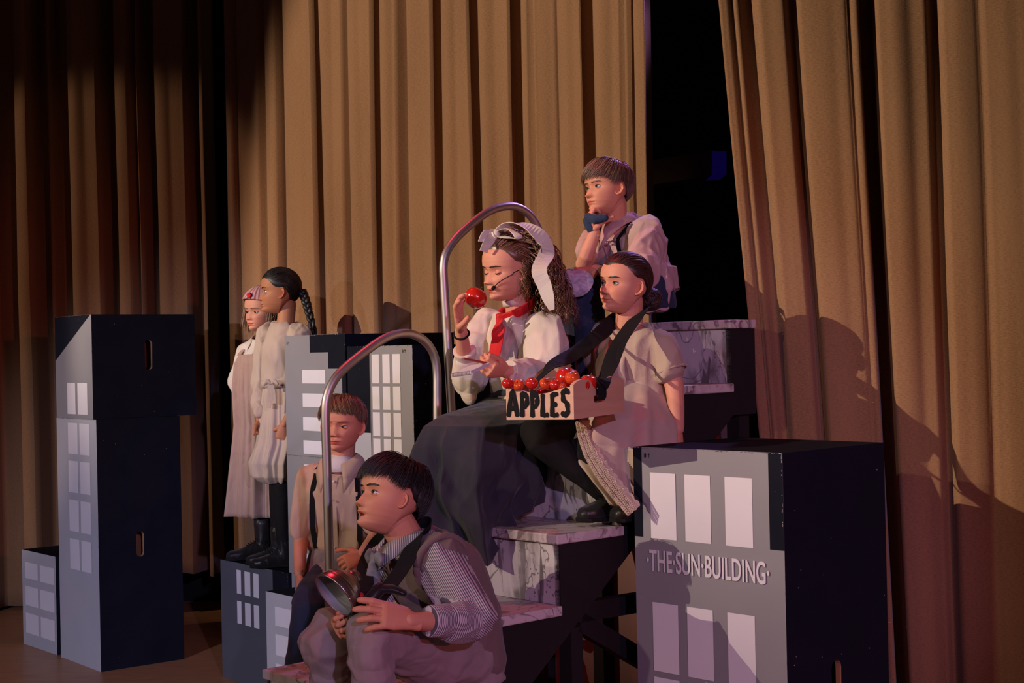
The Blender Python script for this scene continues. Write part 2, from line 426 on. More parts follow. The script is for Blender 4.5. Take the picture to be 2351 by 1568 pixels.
def marble_paint(name, base, vein, dens=.5, vertical=True):
    m = bpy.data.materials.new(name); m.use_nodes = True; N = m.node_tree.nodes; L = m.node_tree.links
    b = N['Principled BSDF']; b.inputs['Roughness'].default_value = .5
    tc = N.new('ShaderNodeTexCoord')
    def mp(s):
        q = N.new('ShaderNodeMapping'); q.inputs['Scale'].default_value = s; L.new(tc.outputs['Object'], q.inputs[0]); return q.outputs[0]
    def nz(s, sc_, det=5, dist=0):
        n = N.new('ShaderNodeTexNoise'); n.inputs['Scale'].default_value = sc_; n.inputs['Detail'].default_value = det; n.inputs['Distortion'].default_value = dist
        L.new(mp(s), n.inputs['Vector']); return n.outputs[0]
    def ramp(x, a, c_, inv=False):
        r = N.new('ShaderNodeValToRGB'); r.color_ramp.elements[0].position = a; r.color_ramp.elements[1].position = c_
        if inv: r.color_ramp.elements[0].color = (1, 1, 1, 1); r.color_ramp.elements[1].color = (0, 0, 0, 1)
        L.new(x, r.inputs[0]); return r.outputs[0]
    def mth(op, x, y):
        q = N.new('ShaderNodeMath'); q.operation = op
        for k, t_ in enumerate((x, y)):
            if isinstance(t_, float): q.inputs[k].default_value = t_
            else: L.new(t_, q.inputs[k])
        return q.outputs[0]
    st = (1, 1, .14) if vertical else (1, 1, 1)
    drips = ramp(nz(st, 26, 4, .6), .535, .58); patch = ramp(nz((1, 1, .7), 4.5, 4, 1.0), .47, .56)
    drips = mth('MULTIPLY', drips, mth('ADD', mth('MULTIPLY', patch, .8), .2))
    smear = mth('MULTIPLY', ramp(nz((1, 1, .25), 9, 6, 1.5), .50, .66), mth('MULTIPLY', patch, .8))
    # thin wandering veins: where a noise crosses its middle
    v = nz((1, 1, .8), 3.2, 3, 2.2); v = mth('ABSOLUTE', mth('SUBTRACT', v, .5), .0); vein_ = ramp(v, .004, .012, True)
    vo = N.new('ShaderNodeTexVoronoi'); vo.inputs['Scale'].default_value = 60; L.new(mp((1, 1, .7)), vo.inputs['Vector'])
    dots = mth('MULTIPLY', ramp(vo.outputs['Distance'], .10, .14, True), ramp(nz((1, 1, 1), 14, 2), .55, .6))
    f = mth('MAXIMUM', mth('MAXIMUM', mth('MULTIPLY', drips, .85), smear), mth('MAXIMUM', mth('MULTIPLY', vein_, .75), dots))
    mx = N.new('ShaderNodeMix'); mx.data_type = 'RGBA'; mx.inputs['A'].default_value = (*base, 1); mx.inputs['B'].default_value = (*vein, 1)
    L.new(f, mx.inputs['Factor']); L.new(mx.outputs['Result'], b.inputs['Base Color'])
    bp = N.new('ShaderNodeBump'); bp.inputs['Strength'].default_value = .15; bp.inputs['Distance'].default_value = .002
    L.new(f, bp.inputs['Height']); L.new(bp.outputs[0], b.inputs['Normal'])
    return m
M['marble'] = marble_paint('marbled_riser_paint', (.56, .53, .50), (.07, .055, .055))
M['tread'] = marble_paint('pink_lit_tread_marble', (.50, .43, .41), (.12, .085, .08), vertical=False)  # same paint as the risers, pink light put into the base colour
M['steel'] = mat('brushed_steel', (.42, .37, .345), .46, 1.0, bump=(220, .05, .001, (1, 1, .1)))

st = empty('staircase', S(0, 0, 0), 'stage staircase with white marbled risers, black side panel and cross bracing', 'stairs')
lv = [(.2 * (i + 1), (i - 3) * TR) for i in range(8)]   # (tread height, s of its front edge)
for i, (z, s0) in enumerate(lv):
    e = .016; s1 = s0 + (TR if i < 7 else .115)
    b = MB(); b.hexa([S(s0 - e, -.012, z - .028), S(s1, -.012, z - .028), S(s1, SWID, z - .028), S(s0 - e, SWID, z - .028),
                      S(s0 - e, -.012, z), S(s1, -.012, z), S(s1, SWID, z), S(s0 - e, SWID, z)][::1])
    o = b.build('tread', [M['tread']], st, bevel=.004)
    b = MB(); b.hexa([S(s0, 0, z - .2), S(s0 + .015, 0, z - .2), S(s0 + .015, SWID, z - .2), S(s0, SWID, z - .2),
                      S(s0, 0, z - .028), S(s0 + .015, 0, z - .028), S(s0 + .015, SWID, z - .028), S(s0, SWID, z - .028)])
    b.build('riser', [M['marble']], st)
# side panels: sawtooth top, sloping bottom
for (w0, w1, nm) in ((-.004, .018, 'r'), (SWID - .02, SWID, 'l')):
    b = MB()
    for i, (z, s0) in enumerate(lv):
        s1 = s0 + (TR if i < 7 else .115); zt = z - .0285
        lo = lambda s_: max(0, 1.30 - (1.02 - s_) * .794) if s_ < 1.02 else 1.30
        cuts = [s0, s1] if not (s0 < 1.02 < s1) else [s0, 1.02, s1]
        for a_, c_ in zip(cuts, cuts[1:]):
            b.hexa([S(a_, w0, lo(a_)), S(c_, w0, lo(c_)), S(c_, w1, lo(c_)), S(a_, w1, lo(a_)), S(a_, w0, zt), S(c_, w0, zt), S(c_, w1, zt), S(a_, w1, zt)])
    b.build('side_panel', [M['black']], st)
def onside(px, py, w_=0.0, ds=0):     # point of the image carried on to the stair side plane
    a_ = at(px, py, 1.0); d = Vector((a_.x, a_.y, a_.z - CAMH)); nn = SW; q = S(0, w_, 0)
    k = (q.x * nn.x + q.y * nn.y) / (d.x * nn.x + d.y * nn.y)
    return Vector((0, 0, CAMH)) + d * k
def bar(p, q, wd_, th, name, m_, par):
    p, q = Vector(p), Vector(q); t_ = (q - p).normalized(); n_ = SW; s_ = t_.cross(n_).normalized() * wd_ / 2
    b = MB(); n2 = n_ * th
    b.hexa([p - s_, q - s_, q - s_ + n2, p - s_ + n2, p + s_, q + s_, q + s_ + n2, p + s_ + n2])
    return b.build(name, [m_], par)
bar(onside(1324, 1440, .03), onside(1324, 1440, .03) * 1 + Vector((0, 0, -.70)), .045, .05, 'brace', M['black'], st)
bar(onside(1335, 1428, .03), onside(1560, 1560, .03), .055, .04, 'brace', M['black'], st)
bar(onside(1330, 1408, .03), onside(1560, 1370, .03), .055, .04, 'brace', M['black'], st)
bar(S(1.10, .02, 0), S(1.10, .02, 1.30), .05, .05, 'post', M['black'], st)
bar(S(1.10, SWID - .07, 0), S(1.10, SWID - .07, 1.30), .05, .05, 'post', M['black'], st)
b = MB(); b.hexa([S(.14, 0.10, .66) , S(.20, 0.10, .66), S(.20, SWID - .02, .66), S(.14, SWID - .02, .66), S(.14, .10, .72), S(.20, .10, .72), S(.20, SWID - .02, .72), S(.14, SWID - .02, .72)])
b.build('cross_rail', [M['black']], st)

def handrail(pts, label, wofs):
    P_ = [onside(x, y, wofs) for x, y in pts]
    # smooth the bend with a Catmull-Rom pass
    Q = []
    for i in range(len(P_) - 1):
        p0, p1, p2, p3 = P_[max(i-1, 0)], P_[i], P_[i+1], P_[min(i+2, len(P_)-1)]
        for k in range(6):
            t_ = k / 6
            Q.append(.5 * ((2*p1) + (p2-p0)*t_ + (2*p0-5*p1+4*p2-p3)*t_*t_ + (3*p1-p0-3*p2+p3)*t_**3))
    Q.append(P_[-1])
    base = Q[0]
    root = empty('handrail', base, label, 'handrail', 'bent steel handrails of the stairs')
    b = MB(); b.tube(Q, .0142, 16); b.build('rail_tube', [M['steel']], root, smooth=True)
    for p_, q_ in ((Q[0], Q[1]), (Q[-1], Q[-2])):
        # lower sleeve: slightly thicker socket bolted to the staircase
        d_ = (p_ - q_).normalized(); c0 = p_ + d_ * .10
        b = MB(); b.tube([p_ - d_ * .01, c0], .0175, 16); b.build('socket', [M['steel']], root, smooth=True)
        b = MB(); b.tube([c0 - d_*.05, c0 - d_*.05 - SW * .04], .006, 8); b.build('bolt', [M['steel']], root, smooth=True)
    return root
handrail([(757, 1330), (754, 1200), (750, 1050), (747, 960), (750, 915), (766, 875), (792, 845), (840, 806), (880, 779), (912, 767), (945, 767), (975, 783), (995, 812), (1003, 850), (1004, 900), (1004, 960), (1006, 1040)],
         'lower bent steel handrail loop in front of the boy in suspenders', SWID + .03)
handrail([(1039, 1010), (1035, 920), (1027, 780), (1020, 660), (1018, 610), (1026, 578), (1048, 546), (1085, 512), (1120, 487), (1152, 475), (1185, 475), (1214, 492), (1234, 522), (1242, 560), (1246, 620), (1252, 760)],
         'upper bent steel handrail loop behind the girl with the hair bow', SWID + .03)

# platform behind the top step
pf = empty('stage_platform', S(1.16, .35, 0), 'black platform behind the top step, under the boy with the blue glove', 'platform')
b = MB(); b.hexa([S(1.125, .35, 1.59), S(1.62, .35, 1.59), S(1.62, 1.0, 1.59), S(1.125, 1.0, 1.59),
                  S(1.125, .35, 1.598), S(1.62, .35, 1.598), S(1.62, 1.0, 1.598), S(1.125, 1.0, 1.598)]); b.build('deck', [M['black']], pf)
b = MB(); b.hexa([S(1.13, .36, 1.34), S(1.61, .36, 1.34), S(1.61, .99, 1.34), S(1.13, .99, 1.34),
                  S(1.13, .36, 1.589), S(1.61, .36, 1.589), S(1.61, .99, 1.589), S(1.13, .99, 1.589)]); b.build('frame', [M['black']], pf)
pm_ = mat('shaded_curtain_brown', (.21, .098, .080), .8, mottle=(2.5, .4, (.16, .072, .06), (1, 1, .1)))  # brown of added panels stands in for the curtain in shade
b = MB(); b.hexa([S(1.135, .38, .02), S(1.15, .38, .02), S(1.15, .97, .02), S(1.135, .97, .02), S(1.135, .38, 1.335), S(1.15, .38, 1.335), S(1.15, .97, 1.335), S(1.135, .97, 1.335)]); b.build('shade_backing', [pm_], pf)
b = MB(); b.hexa([S(1.155, .375, .02), S(1.60, .375, .02), S(1.60, .39, .02), S(1.155, .39, .02), S(1.155, .375, 1.335), S(1.60, .375, 1.335), S(1.60, .39, 1.335), S(1.155, .39, 1.335)]); b.build('side_panel', [pm_], pf)  # this side panel is added too, in the same shade brown
for s_, w_ in ((1.15, .98), (1.60, .98), (1.60, .37)):
    b = MB(); p = S(s_, w_, 0); e = .025
    b.hexa([p + Vector((x, y, z)) for z in (0, 1.34) for x, y in ((-e, -e), (e, -e), (e, e), (-e, e))]); b.build('leg', [M['black']], pf)

# dark beam far inside the gap; blue light on its end is emission
bmt = mat('dark_brown_beam', (.05, .02, .02), .8)
bl = bpy.data.materials.new('blue_light_glow'); bl.use_nodes = True
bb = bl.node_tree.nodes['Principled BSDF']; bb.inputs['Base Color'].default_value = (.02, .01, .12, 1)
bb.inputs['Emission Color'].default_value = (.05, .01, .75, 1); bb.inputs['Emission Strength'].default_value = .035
bo = empty('rigging_beam', at(1560, 380, 9.2), 'dark beam with a faint blue light painted as glow inside the black gap between curtains', 'beam')
def prism(pts, Y0, Y1):
    return [at(x, y, Y0) for x, y in pts[:2]] + [at(x, y, Y0) + Vector((0, Y1 - Y0, 0)) for x, y in pts[:2][::-1]]
p1, p2, p3, p4 = at(1440, 434, 9.2), at(1634, 402, 9.2), at(1634, 346, 9.2), at(1440, 378, 9.2)
bk = Vector((0, .3, 0)); b = MB(); b.hexa([p1, p2, p2 + bk, p1 + bk, p4, p3, p3 + bk, p4 + bk]); b.build('beam_body', [bmt], bo)
p1, p2, p3, p4 = at(1634.5, 402, 9.2), at(1668, 400, 9.2), at(1668, 348, 9.2), at(1634.5, 346, 9.2)
b = MB(); b.hexa([p1, p2, p2 + bk, p1 + bk, p4, p3, p3 + bk, p4 + bk]); b.build('lit_end', [bl], bo)

# unseen lantern at the key light, its flap added to cut the low beam
ln = empty('unseen_lantern', KEY, 'unseen black lantern with an added flap cutting the key light, far left of the stage', 'light flag')
ka = (Vector((0.45, 4.9, 1.62)) - KEY).normalized(); kh = Vector((ka.x, ka.y, 0)).normalized(); ks = kh.cross(UP_ := Vector((0, 0, 1)))
el_ = R(20.6); edge = KEY + kh * .62 - UP_ * (.62 * math.tan(el_))
b = MB(); q = [edge - ks * .30, edge + ks * .30, edge + ks * .30 - UP_ * .25, edge - ks * .30 - UP_ * .25]
b.hexa([p for p in q] + [p + kh * .004 for p in q]); b.build('key_cut_flap', [M['black']], ln)
b = MB(); b.tube([KEY - ka * .45, KEY - ka * .10], [.11, .12], 24); b.build('housing', [M['black']], ln)
b = MB(); b.tube([Vector((KEY.x - .2, KEY.y, 0)), Vector((KEY.x - .2, KEY.y, 5.4))], .024, 12); b.build('boom_pole', [M['black']], ln)
b = MB(); b.tube([Vector((KEY.x - .2, KEY.y, 4.85)), KEY - ka * .3], .012, 8); b.build('yoke', [M['black']], ln)
b = MB(); b.tube([Vector((KEY.x - .2, KEY.y, .0)), Vector((KEY.x - .2, KEY.y, .03))], .25, 24); b.build('base_plate', [M['black']], ln)
# ================================================================ figure toolkit
def lerp(a, b, t): return a + (b - a) * t
def interp(x, tab):
    return float(np.interp(x, [t[0] for t in tab], [t[1] for t in tab]))
def V(*a): return Vector(a)
def remesh(mb, voxel, smooth=4, fac=.5):
    me = bpy.data.meshes.new('tmp'); me.from_pydata(mb.v, [], mb.f); me.update()
    o = bpy.data.objects.new('tmp', me); COL.objects.link(o)
    r = o.modifiers.new('r', 'REMESH'); r.mode = 'VOXEL'; r.voxel_size = voxel; r.use_smooth_shade = True
    s = o.modifiers.new('s', 'SMOOTH'); s.factor = fac; s.iterations = smooth
    bpy.context.view_layer.update()
    m2 = bpy.data.meshes.new_from_object(o.evaluated_get(bpy.context.evaluated_depsgraph_get()))
    n = len(m2.vertices); co = np.empty(n * 3); m2.vertices.foreach_get('co', co)
    nr = np.empty(n * 3); m2.vertices.foreach_get('normal', nr)
    fs = [tuple(p.vertices) for p in m2.polygons]
    bpy.data.objects.remove(o); bpy.data.meshes.remove(me); bpy.data.meshes.remove(m2)
    return co.reshape(-1, 3), nr.reshape(-1, 3), fs

def rtube(mb, pts, radii, n=14, up=None):
    "tapered closed tube with rounded ends; radii may be pairs"
    pts = [Vector(p) for p in pts]; rr = [r if hasattr(r, '__len__') else (r, r) for r in radii]
    # resample with a smooth curve
    P_ = []; Q = []
    for i in range(len(pts) - 1):
        p0, p1, p2, p3 = pts[max(i-1, 0)], pts[i], pts[i+1], pts[min(i+2, len(pts)-1)]
        for k in range(4):
            t = k / 4
            c = .5 * ((2*p1) + (p2-p0)*t + (2*p0-5*p1+4*p2-p3)*t*t + (3*p1-p0-3*p2+p3)*t**3)
            P_.append(c.lerp(p1.lerp(p2, t), .45)); Q.append((lerp(rr[i][0], rr[i+1][0], t), lerp(rr[i][1], rr[i+1][1], t)))
    P_.append(pts[-1]); Q.append(rr[-1])
    d0 = (P_[0] - P_[1]).normalized(); d1 = (P_[-1] - P_[-2]).normalized()
    a, b = [], []
    for k in (3, 2, 1):
        g = k / 3 * math.pi / 2
        a.append((P_[0] + d0 * min(Q[0]) * math.sin(g) * .98, (max(Q[0][0] * math.cos(g), 1e-4), max(Q[0][1] * math.cos(g), 1e-4))))
        b.insert(0, (P_[-1] + d1 * min(Q[-1]) * math.sin(g) * .98, (max(Q[-1][0] * math.cos(g), 1e-4), max(Q[-1][1] * math.cos(g), 1e-4))))
    pp = [x[0] for x in a] + P_ + [x[0] for x in b]; qq = [x[1] for x in a] + Q + [x[1] for x in b]
    mb.tube(pp, qq, n, up=up)

def loft(mb, secs, n=28, ex=2.3, caps=True, mi=0):
    "secs: (center, half-vector a, half-vector b) rings"
    vs = []; fs = []
    for c, a, b in secs:
        c, a, b = Vector(c), Vector(a), Vector(b)
        for k in range(n):
            t = 2 * math.pi * k / n; x, y = math.cos(t), math.sin(t)
            x = math.copysign(abs(x) ** (2/ex), x); y = math.copysign(abs(y) ** (2/ex), y)
            vs.append(c + a * x + b * y)
    for i in range(len(secs) - 1):
        for k in range(n):
            k2 = (k + 1) % n; fs.append((i*n+k, i*n+k2, (i+1)*n+k2, (i+1)*n+k))
    if caps: fs += [tuple(range(n-1, -1, -1)), tuple((len(secs)-1)*n + k for k in range(n))]
    mb.add(vs, fs, mi)

# ---------------------------------------------------------------- head
YF = [(0,.20),(.02,.30),(.05,.352),(.085,.368),(.125,.350),(.16,.352),(.19,.360),(.22,.362),(.27,.362),(.33,.368),(.40,.366),(.46,.352),(.51,.366),(.56,.385),(.64,.392),(.72,.382),(.80,.350),(.87,.298),(.93,.225),(.97,.145),(1,0.0)]
YB = [(0,-.02),(.04,.04),(.08,.0),(.14,-.08),(.20,-.14),(.28,-.24),(.36,-.34),(.45,-.42),(.55,-.46),(.65,-.47),(.75,-.445),(.83,-.395),(.90,-.325),(.95,-.245),(.98,-.18),(1,-.10)]
WD = [(0,.07),(.02,.115),(.05,.155),(.09,.205),(.14,.250),(.20,.288),(.28,.318),(.36,.338),(.45,.352),(.55,.365),(.65,.372),(.74,.360),(.82,.325),(.89,.268),(.94,.205),(.975,.135),(1,.03)]
def gs(x, s): return math.exp(-(x * x) / (2 * s * s))
def feat(x, z, P):
    ax = abs(x); d = 0
    nz = P.get('nose', 1)
    # nose ridge
    if z < .53:
        t = min(max((.50 - z) / (.50 - .315), 0), 1)
        hgt = lerp(.008, .078, t ** 1.4) * nz; sg = lerp(.036, .052, t)
        if z < .315: hgt *= max(0, 1 - ((.315 - z) / .048)) ** .75 if z > .267 else 0
        d += hgt * gs(x, sg)
        d += .040 * nz * gs(ax - .058, .022) * gs(z - .302, .022)
        d -= .020 * gs(ax - .026, .013) * gs(z - .276, .010)
    # eye sockets
    d -= .040 * gs(ax - .150, .070) * gs(z - .462, .048)
    d -= .018 * gs(ax - .075, .030) * gs(z - .470, .040)
    d += .012 * gs(ax - .15, .09) * gs(z - .565, .030)
    # mouth
    op = P.get('open', 0); mw = P.get('mouth_w', 1.0)
    d += .016 * gs(x, .085) * gs(z - .20, .055)
    d += .022 * gs(x, .062 * mw) * gs(z - (.207 + op * .2), .013)
    d += .008 * gs(ax - .024, .016) * gs(z - (.214 + op*.2), .010)
    d += .026 * gs(x, .054 * mw) * gs(z - (.162 - op), .016)
    cz = .1845 - op * .4
    d -= (.020 + op * .9) * (gs(x, .078 * mw) if ax < .11 else gs(x, .078)*.6) * gs(z - cz, .0055 + op * .55)
    d -= .010 * gs(ax - .098 * mw, .014) * gs(z - .186, .014)
    d -= .008 * gs(x, .012) * gs(z - .245, .018)
    d -= .014 * gs(x, .08) * gs(z - .125, .018)
    d += .016 * gs(x, .075) * gs(z - .068, .040)
    d += .026 * P.get('cheek', 1) * gs(ax - .20, .075) * gs(z - .30, .085)
    return d
def surf_y(x, z, P):
    yf = interp(z, YF); wd = interp(z, WD); yc = lerp(-.03, .0, max(0, (.3 - z) / .3))
    n = lerp(1.85, 2.25, min(max((z - .05) / .4, 0), 1)); q = min(abs(x) / wd, .999)
    return yc + (yf - yc) * (1 - q ** n) ** (1 / n) + feat(x, z, P)

def head_geo(h, P):
    zs = []
    z = 0
    while z < 1:
        zs.append(z); z += .0062 if .12 < z < .60 else .013
    zs.append(1.0); n = 120
    vs = []; tint = []
    lipc = Vector(P.get('lip', (.85, .50, .52)))
    for z in zs:
        yf, yb, wd = interp(z, YF), interp(z, YB), interp(z, WD)
        yc = lerp(-.03, .0, max(0, (.3 - z) / .3)); ex = lerp(1.85, 2.25, min(max((z - .05) / .4, 0), 1))
        for k in range(n):
            t = -1 + 2 * k / n; th = math.pi * math.copysign(abs(t) ** 1.55, t)
            s_, c_ = math.sin(th), math.cos(th)
            x = wd * math.copysign(abs(s_) ** (2/ex), s_)
            y = yc + ((yf - yc) if c_ > 0 else (yc - yb)) * math.copysign(abs(c_) ** (2/ex), c_)
            if c_ > 0: y += feat(x, z, P) * min(1, c_ * 2.2)
            vs.append(((x) * h, y * h, (z - .5) * h))
            tc = Vector((1, 1, 1))
            if c_ > 0:
                mw = P.get('mouth_w', 1.0); op = P.get('open', 0)
                up = .186 + .030 * max(0, 1 - (abs(x) / (.098 * mw)) ** 1.8) - .006 * gs(x, .014); lo = .186 - (.036 + op) * max(0, 1 - (abs(x) / (.092 * mw)) ** 2)
                if abs(x) < .098 * mw and lo - .004 < z < up + op*.25:
                    e = min(1, (z - lo + .004) / .010, (up - z) / .008 + .3); tc = tc.lerp(lipc, max(0, min(1, e)))
                    if op and abs(z - (.1845 - op*.4)) < op * .8 * max(0, 1 - (x/.065)**2): tc = Vector((.22, .08, .08))
                    elif abs(z - .1855) < .0045 and not op: tc = tc * .72
                r_ = gs(abs(x) - .20, .07) * gs(z - .30, .07) * .5 + gs(x, .045) * gs(z - .31, .03) * .35
                tc = Vector((tc.x, tc.y * (1 - .16 * r_), tc.z * (1 - .14 * r_)))
                if gs(abs(x) - .027, .010) * gs(z - .276, .008) > .45: tc = tc * .45
            tint.append(tc)
    fs = []
    for i in range(len(zs) - 1):
        for k in range(n):
            k2 = (k + 1) % n; fs.append((i*n+k, i*n+k2, (i+1)*n+k2, (i+1)*n+k))
    fs.append(tuple(range(n-1, -1, -1))); fs.append(tuple((len(zs)-1)*n + k for k in range(n)))
    # ears
    for sd in (-1, 1):
        base = len(vs); nr, na = 12, 30
        C0 = Vector((sd * .340, -.030, .415)); out = P.get('ear_out', 30)
        eo = Vector((sd * math.sin(R(out)), -math.cos(R(out)), 0)); eu = Vector((0, -.16, .985)); en = Vector((sd * math.cos(R(out)), math.sin(R(out)), 0))
        for i in range(nr + 1):
            r_ = i / nr
            for k in range(na):
                a = 2 * math.pi * k / na
                ry = .150 * P.get('ear', 1) * (1 - .22 * max(0, -math.sin(a))) ; rx = .088 * P.get('ear', 1) * (1 - .35 * max(0, -math.sin(a)))
                ca = math.cos(a)
                hgt = .034 * math.exp(-((r_ - .88) / .10) ** 2) * (1 if ca > -.5 else .5) - .060 * math.exp(-(r_ / .42) ** 2) + .022 * math.exp(-((r_ - .55) / .09) ** 2) * max(0, math.sin(a) * .6 + ca * .6)
                if ca < -.4: hgt -= .012 * r_
                p = C0 + eo * (rx * r_ * ca) + eu * (ry * r_ * math.sin(a)) + en * (hgt + .026)
                vs.append(p * 0 + Vector((p.x * h, p.y * h, (p.z - .5) * h)))
                tint.append(Vector((1, .84, .82)).lerp(Vector((.50, .30, .28)), max(0, 1 - r_ / .62)))  # ear hollow darkened toward the middle, shade put into the tint
        for i in range(nr + 1):      # back side
            r_ = 1 - i / nr
            for k in range(na):
                a = 2 * math.pi * k / na
                ry = .150 * P.get('ear', 1) * (1 - .22 * max(0, -math.sin(a))); rx = .088 * P.get('ear', 1) * (1 - .35 * max(0, -math.sin(a)))
                p = C0 + eo * (rx * r_ * math.cos(a) * .98) + eu * (ry * r_ * math.sin(a) * .98) + en * (-.004 - .03 * (1 - r_))
                vs.append(Vector((p.x * h, p.y * h, (p.z - .5) * h))); tint.append(Vector((1, .86, .84)))
        for i in range(2 * nr + 1):
            for k in range(na):
                k2 = (k + 1) % na; f = (base + i*na+k, base + i*na+k2, base + (i+1)*na+k2, base + (i+1)*na+k)
                fs.append(f if sd > 0 else f[::-1])
    mats = [0] * len(fs)
    # eyelids, lashes, brows
    er = .065 * h
    eyes = []
    for sd in (-1, 1):
        ex_, ez_ = .150, .462
        sy = surf_y(ex_, .462, {k: v for k, v in P.items()})
        E = Vector((sd * ex_ * h, (sy - .030) * h, (ez_ - .5) * h)); eyes.append(E)
        opn = P.get('eye_open', 1.0)
        yaw0 = sd * -.14
        def lid(al, el, rr):
            a = al + yaw0 * -1
            return E + Vector((math.sin(a) * math.cos(el), math.cos(a) * math.cos(el), math.sin(el))) * rr
        nA, nE = 22, 9
        for upper in (1, 0):
            base = len(vs)
            for i in range(nA + 1):
                al = R(-58 + 116 * i / nA); u = (al / R(58))
                um = u * sd
                arc = max(0, 1 - abs(u) ** 2.2)
                tilt = R(4) * um
                edge = (R(23) * opn + R(-3) * (1 - opn) - (0 if opn > .3 else R(15))) * arc + tilt if upper else -R(16) * (arc ** 1.0) * (1 if opn > .3 else 1.45) + tilt - R(3)
                for j in range(nE + 1):
                    q = j / nE
                    el = lerp(edge, R(78) if upper else -R(78), q ** 1.2)
                    rr = er * (1.085 + (.05 * math.exp(-((q - .0) / .10) ** 2)) - .03 * math.exp(-((q - .35) / .10) ** 2) * upper)
                    vs.append(lid(al, el, rr)); tint.append(Vector((.96, .84, .82)) if q > .05 else Vector((.55, .40, .38)))
            for i in range(nA):
                for j in range(nE):
                    f = (base + i*(nE+1)+j, base + i*(nE+1)+j+1, base + (i+1)*(nE+1)+j+1, base + (i+1)*(nE+1)+j)
                    fs.append(f); mats.append(0)
            if upper:      # lash line
                m_ = MB(); pts = []
                for i in range(nA + 1):
                    al = R(-56 + 112 * i / nA); u = al / R(58); arc = max(0, 1 - abs(u) ** 2.2)
                    edge = (R(23) * opn + R(-3) * (1 - opn) - (0 if opn > .3 else R(15))) * arc + R(4) * u * sd
                    pts.append(lid(al, edge - R(1), er * 1.17))
                m_.tube(pts, [.0006 + .0010 * math.sin(math.pi * i / nA) for i in range(nA + 1)], 5)
                b0 = len(vs); vs += [Vector(v) for v in m_.v]; tint += [Vector((1, 1, 1))] * len(m_.v)
                fs += [tuple(q + b0 for q in f) for f in m_.f]; mats += [1] * len(m_.f)
        # brow
        m_ = MB(); pts = []; n_ = 16
        for i in range(n_ + 1):
            t = i / n_; x = lerp(.050, .250, t); z = .546 + .026 * math.sin(t * math.pi * .72) - .012 * t + P.get('brow', 0)
            pts.append(Vector((sd * x * h, (surf_y(x, z, P) + .0015) * h, (z - .5) * h)))
        m_.tube(pts, [((.0005 + .0026 * math.sin(math.pi * min(1, (i / n_) * .80 + .10))) * P.get('brow_w', .8), .0007) for i in range(n_ + 1)], 8, up=(0, 0, 1))
        b0 = len(vs); vs += [Vector(v) for v in m_.v]; tint += [Vector((1, 1, 1))] * len(m_.v)
        fs += [tuple(q + b0 for q in f) for f in m_.f]; mats += [2] * len(m_.f)
    return [Vector(v) for v in vs], fs, mats, tint, eyes, er

def eye_obj(E, er, gaze, parent, HM, iris):
    "eyeball with iris and pupil, gaze in head space"
    g = Vector(gaze).normalized(); q = Vector((0, 1, 0)).rotation_difference(g)
    b = MB(); n = 20; rings = [0, 10, 14, 22, 29, 31, 45, 60, 75, 90, 110, 130, 150, 170, 180]
    vs = []; fs = []; ms = []
    for a in rings:
        rr = er * (1.03 if a < 30 else 1.0)
        for k in range(n):
            t = 2 * math.pi * k / n
            vs.append(HM @ (E + q @ Vector((math.sin(R(a)) * math.cos(t), math.cos(R(a)), math.sin(R(a)) * math.sin(t))) * rr))
    for i in range(len(rings) - 1):
        m_ = 2 if rings[i] < 12 else (1 if rings[i] < 29 else 0)
        for k in range(n):
            k2 = (k + 1) % n; fs.append((i*n+k2, i*n+k, (i+1)*n+k, (i+1)*n+k2)); ms.append(m_)
    b.add(vs, fs); b.m = ms
    return b.build('eye', [M['sclera'], iris, M['pupil']], parent, smooth=True)

